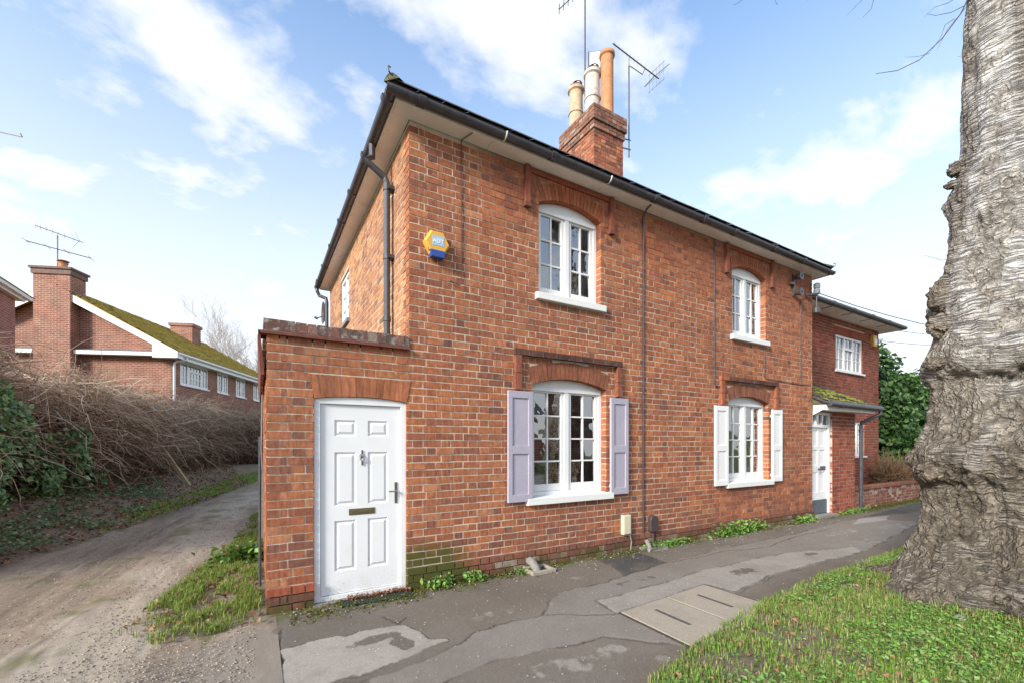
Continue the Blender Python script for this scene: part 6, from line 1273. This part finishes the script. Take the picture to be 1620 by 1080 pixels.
    Cc = brn + (base - brn) * (.30 + .70 * cav)[..., None]
    return V, F, Cc.reshape(-1, 3)
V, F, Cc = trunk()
def bark_mat():
    m, t, b, geo, cur = mat('bark', attr=True, rough=.93, noise=(30, .25), spec=.12)
    def node(ty, **k):
        q = t.nodes.new(ty)
        for a_, v_ in k.items(): setattr(q, a_, v_)
        return q
    L = t.links.new
    def noise_(vec, sc, det=4, ro=.6):
        q = node('ShaderNodeTexNoise'); q.inputs['Scale'].default_value = sc; q.inputs['Detail'].default_value = det; q.inputs['Roughness'].default_value = ro; L(vec, q.inputs['Vector']); return q
    def mrange(sock, a, c, o0, o1, smooth=False):
        r = node('ShaderNodeMapRange'); r.inputs[1].default_value = a; r.inputs[2].default_value = c; r.inputs[3].default_value = o0; r.inputs[4].default_value = o1; L(sock, r.inputs[0]); return r.outputs[0]
    wn_ = noise_(geo.outputs['Position'], 2.6, 3); sb = node('ShaderNodeVectorMath', operation='SUBTRACT'); L(wn_.outputs['Color'], sb.inputs[0]); sb.inputs[1].default_value = (.5, .5, .5)
    ml = node('ShaderNodeVectorMath', operation='MULTIPLY'); L(sb.outputs[0], ml.inputs[0]); ml.inputs[1].default_value = (.35, .35, .16); ad = node('ShaderNodeVectorMath', operation='ADD'); L(geo.outputs['Position'], ad.inputs[0]); L(ml.outputs[0], ad.inputs[1])
    mp1 = node('ShaderNodeMapping'); mp1.inputs['Scale'].default_value = (4.5, 4.5, 84); mp1.inputs['Rotation'].default_value = (R(10), R(-8), 0); L(ad.outputs[0], mp1.inputs[0]); bands = noise_(mp1.outputs[0], 1, 4, .55)
    bk = mrange(bands.outputs[0], .40, .53, .05, 1)
    mp2 = node('ShaderNodeMapping'); mp2.inputs['Scale'].default_value = (1, 1, .75); L(ad.outputs[0], mp2.inputs[0]); vo = node('ShaderNodeTexVoronoi', feature='F1'); vo.inputs['Scale'].default_value = 15; L(mp2.outputs[0], vo.inputs['Vector']); pk = mrange(vo.outputs['Distance'], .25, .75, 1, .25)
    vo2 = node('ShaderNodeTexVoronoi', feature='F1'); vo2.inputs['Scale'].default_value = 40; L(ad.outputs[0], vo2.inputs['Vector']); pk2 = mrange(vo2.outputs['Distance'], .2, .8, 1, .4)
    pm = node('ShaderNodeMath', operation='MULTIPLY'); L(pk, pm.inputs[0]); L(pk2, pm.inputs[1])
    mps = node('ShaderNodeMapping'); mps.inputs['Scale'].default_value = (1.3, 1.3, .7); L(geo.outputs['Position'], mps.inputs[0]); mk = noise_(mps.outputs[0], 2.4, 5, .6); sp = node('ShaderNodeSeparateXYZ'); L(geo.outputs['Position'], sp.inputs[0]); hz_ = mrange(sp.outputs[2], .5, 4.8, .06, -.11); ma = node('ShaderNodeMath', operation='ADD'); L(mk.outputs[0], ma.inputs[0]); L(hz_, ma.inputs[1]); mask = mrange(ma.outputs[0], .42, .50, 0, 1)
    mx = node('ShaderNodeMix', data_type='FLOAT'); L(mask, mx.inputs[0]); L(bk, mx.inputs[2]); L(pm.outputs[0], mx.inputs[3])
    vo3 = node('ShaderNodeTexVoronoi', feature='DISTANCE_TO_EDGE'); vo3.inputs['Scale'].default_value = 8.5; L(mp2.outputs[0], vo3.inputs['Vector']); ck = mrange(vo3.outputs['Distance'], .0, .09, .25, 1); pm2 = node('ShaderNodeMath', operation='MULTIPLY'); L(pm.outputs[0], pm2.inputs[0]); L(ck, pm2.inputs[1]); L(pm2.outputs[0], mx.inputs[3])
    fine = noise_(geo.outputs['Position'], 55, 6, .7); hgt = node('ShaderNodeMath', operation='MULTIPLY_ADD'); L(fine.outputs[0], hgt.inputs[0]); hgt.inputs[1].default_value = .75; L(mx.outputs[0], hgt.inputs[2])
    val = mrange(hgt.outputs[0], .38, 1.22, .33, 1.15); x = node('ShaderNodeVectorMath', operation='SCALE'); L(cur, x.inputs[0]); L(val, x.inputs['Scale'])  # bark's own banding plus crevice shade, put into the colour by height
    # plates are browner than the peeling bands
    x2 = node('ShaderNodeMix', data_type='RGBA', blend_type='MULTIPLY'); L(mask, x2.inputs[0]); L(x.outputs[0], x2.inputs[6]); x2.inputs[7].default_value = (.93, .89, .83, 1); L(x2.outputs[2], b.inputs['Base Color'])
    bp = node('ShaderNodeBump'); bp.inputs['Strength'].default_value = 1; bp.inputs['Distance'].default_value = .045; L(hgt.outputs[0], bp.inputs['Height']); L(bp.outputs[0], b.inputs['Normal'])
    return m
BARK = bark_mat()
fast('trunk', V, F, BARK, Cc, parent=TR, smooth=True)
def crust(u, v, d, s, seed):
    V_ = []; F_q = []; n_ = 22; mrow = 16
    for i in range(mrow + 1):
        for k in range(n_): ph = math.pi * i / mrow; th = 2 * math.pi * k / n_; V_.append((math.sin(ph) * math.cos(th), math.sin(ph) * math.sin(th), math.cos(ph)))
    V_ = np.array(V_); V_ *= (1 + 1.7 * (fbm(V_ * 2.2 + seed, 5, seed, .8) - .5))[:, None]; V_ = V_ * np.array(s) * .85 + np.array(dep(u, v, d * .85)) - np.array([TREE[0], TREE[1], 0])
    for i in range(mrow):
        for k in range(n_): F_q.append((i * n_ + k, (i + 1) * n_ + k, (i + 1) * n_ + (k + 1) % n_, i * n_ + (k + 1) % n_))
    fast('bark_crust', V_, np.array(F_q), BARK, np.tile((.36, .31, .26), (len(V_), 1)) * np.random.uniform(.7, 1.2, (len(V_), 1)), parent=TR)
crust(1492, 468, 5.1, (.09, .12, .19), 3); crust(1487, 515, 5.1, (.08, .11, .12), 7); crust(1512, 268, 5.15, (.06, .08, .08), 11); crust(1508, 292, 5.15, (.05, .08, .05), 15); crust(1480, 575, 5.05, (.07, .12, .07), 21); crust(1475, 745, 5.0, (.08, .14, .12), 31)
rng = random.Random(5); limbs = B(); tw = []
def branch(p, d, r, L, lv):
    path = [p]; rs = [r]; q = p; seg = 6
    for k in range(seg):
        d = (d + Vector((rng.gauss(0, .16), rng.gauss(0, .16), rng.gauss(.04, .12)))).normalized(); q = q + d * (L / seg); path.append(q); rs.append(r * (1 - .6 * (k + 1) / seg))
        if lv < 4 and k >= 1 and rng.random() < (.85 if lv < 3 else .6):
            s = Vector((rng.gauss(0, 1), rng.gauss(0, 1), rng.gauss(.1, .5))).normalized(); branch(q, (d * .6 + s * .8).normalized(), rs[-1] * .55, L * rng.uniform(.5, .75), lv + 1)
    limbs.tube(path, [max(x, .003) for x in rs], 7 if lv < 2 else 4, (.30, .27, .24) if lv < 2 else (.12, .085, .07), False)
for k, (dx_, dy_) in enumerate(((-.7, .55), (.6, .5), (.3, -.8), (-.5, -.6), (.05, .1))): branch(Vector((dx_ * .15, dy_ * .15, 6.5)), Vector((dx_, dy_, 1.1)).normalized(), .2, 3.8, 0)
limbs.build('limbs', BARK, TR, colours=True, smooth=True)
tb = B(); T0 = Vector((TREE[0], TREE[1], 0))
def twig(pts, r0, dpt): 
    P = [Vector(dep(u, v, dpt)) - T0 for u, v in pts]; tb.tube([tuple(p) for p in P], list(np.linspace(r0, r0 * .35, len(P))), 5, (.09, .06, .05), False); return P
twig([(1600, -120), (1545, -30), (1520, 22), (1490, 62), (1455, 95), (1420, 112), (1386, 117)], .007, 4.3); twig([(1525, 10), (1505, 20), (1480, 25), (1466, 22)], .0035, 4.3); twig([(1510, 30), (1495, 40), (1488, 60), (1470, 85)], .003, 4.3); twig([(1540, -20), (1500, 5), (1478, 12), (1462, 28)], .003, 4.3); twig([(1470, 85), (1452, 90), (1432, 91)], .0025, 4.3); twig([(1520, 20), (1530, 10), (1500, 45), (1482, 80)], .003, 4.3)
twig([(1420, -60), (1385, -10), (1378, 15), (1365, 28)], .004, 4.3); twig([(1380, 0), (1370, -6), (1352, 12), (1340, 25)], .003, 4.3); twig([(1560, 450), (1520, 408), (1490, 412), (1462, 404)], .004, 4.3); twig([(1545, 85), (1530, 88), (1515, 90)], .003, 4.3); twig([(1300, -30), (1285, -12), (1276, 4)], .0025, 4.3)
tb.build('twigs', TWIG, TR, colours=True)

n = 9000; a_ = np.random.uniform(R(70), R(230), n); rr_ = .74 + np.abs(np.random.normal(0, .28, n)); P = np.c_[TREE[0] + rr_ * np.cos(a_), TREE[1] + rr_ * np.sin(a_), np.full(n, .05)]; P = P[(np.random.rand(n) < np.clip((N2(P[:, :2], 4, 3, 99) - .35) * 6, 0, 1)) & (P[:, 1] < verge_edge(P[:, 0]) - .08)]; P[:, 2] = verge_h(P, verge_edge(P[:, 0]) - P[:, 1]); grass('trunk_grass', P, .03, .12, GC, 'grass growing up against the foot of the trunk', lean=.7)
n = 500; a_ = np.random.uniform(R(70), R(230), n); rr_ = .9 + np.abs(np.random.normal(0, .12, n)); litter(np.c_[TREE[0] + rr_ * np.cos(a_), TREE[1] + rr_ * np.sin(a_), np.random.uniform(.06, .11, n)], np.random.uniform(.02, .06, n), 'brown leaves caught round the foot of the trunk')
# bare tree far behind the left house
def bare_tree(label, loc, h, seed, spread=.5):
    rg = random.Random(seed); t = thing('bare_tree', label, 'tree', loc); tk = B(); cr_ = B()
    def br(p, d, r, L, lv):
        path = [p]; rs = [r]; q = p
        for k in range(5):
            d = (d + Vector((rg.gauss(0, .1), rg.gauss(0, .1), rg.gauss(.05, .06)))).normalized(); q = q + d * (L / 5); path.append(q); rs.append(r * (1 - .55 * (k + 1) / 5))
            if lv < 4 and (lv > 0 or k > 0):
                for _ in range(2 if lv < 2 else 1):
                    s = Vector((rg.gauss(0, 1), rg.gauss(0, 1), rg.gauss(.25, .3))).normalized(); br(q, (d * .8 + s * spread).normalized(), rs[-1] * .5, L * rg.uniform(.45, .65), lv + 1)
        (tk if lv == 0 else cr_).tube(path, [max(x, .008) for x in rs], 6 if lv < 2 else 3, None, False)
    br(Vector((0, 0, 0)), Vector((0, 0, 1)), h * .009, h * .8, 0); mm = M('grey_branch', (.36, .31, .30), .9); tk.build('trunk', mm, t); cr_.build('crown', mm, t)
bare_tree('bare tree standing up behind the far chimney of the mossy roof', (-5.3, 50, 0), 11, 3); bare_tree('low bare tree just left of the porch parapet beyond the roof', (-2.2, 48.2, 0), 9.2, 8, .6)

# house over the road, seen as a reflection in the windows
OP = thing('brick_house', 'brick house across the road mirrored in the cottage windows', 'house', (3, -24, 0)); b = B(); b.prism([(-3.5, 0), (3.5, 0), (3.5, 5), (0, 7.6), (-3.5, 5)], -9, 12, 'x'); b.build('wall', BTEX, OP); b = B(); b.add([(-9.3, 3.9, 4.8), (12.3, 3.9, 4.8), (12.3, 0, 7.75), (-9.3, 0, 7.75)], [(0, 1, 2, 3)]); b.build('roof', SLATE, OP)
for x in (-7, -3, 1, 5, 9):
    for z in (.9, 3.2): B().box(x, 3.5, z, x + 1.4, 3.53, z + 1.3).build('window', UPVC, OP); B().box(x + .1, 3.53, z + .1, x + 1.3, 3.535, z + 1.2).build('pane', DARKIN, OP)

# repeats of a kind share a group phrase
GROUPS = {'tv_aerial': 'television aerials on the roofs', 'weed': 'weeds along the foot of the walls', 'cable': 'cables fixed to the cottage front', 'overhead_wire': 'overhead wires', 'meter_box': 'utility boxes on the cottage wall', 'drain_gully': 'drain gullies by the wall', 'evergreen_shrub': 'evergreen shrubs beyond the far house', 'bare_tree': 'bare trees beyond the mossy roof', 'alarm_box': 'alarm boxes', 'brick_house': 'neighbouring brick houses'}
for o in list(COL.objects):
    k = o.name.split('.')[0]
    if o.parent is None and k in GROUPS: o['group'] = GROUPS[k]
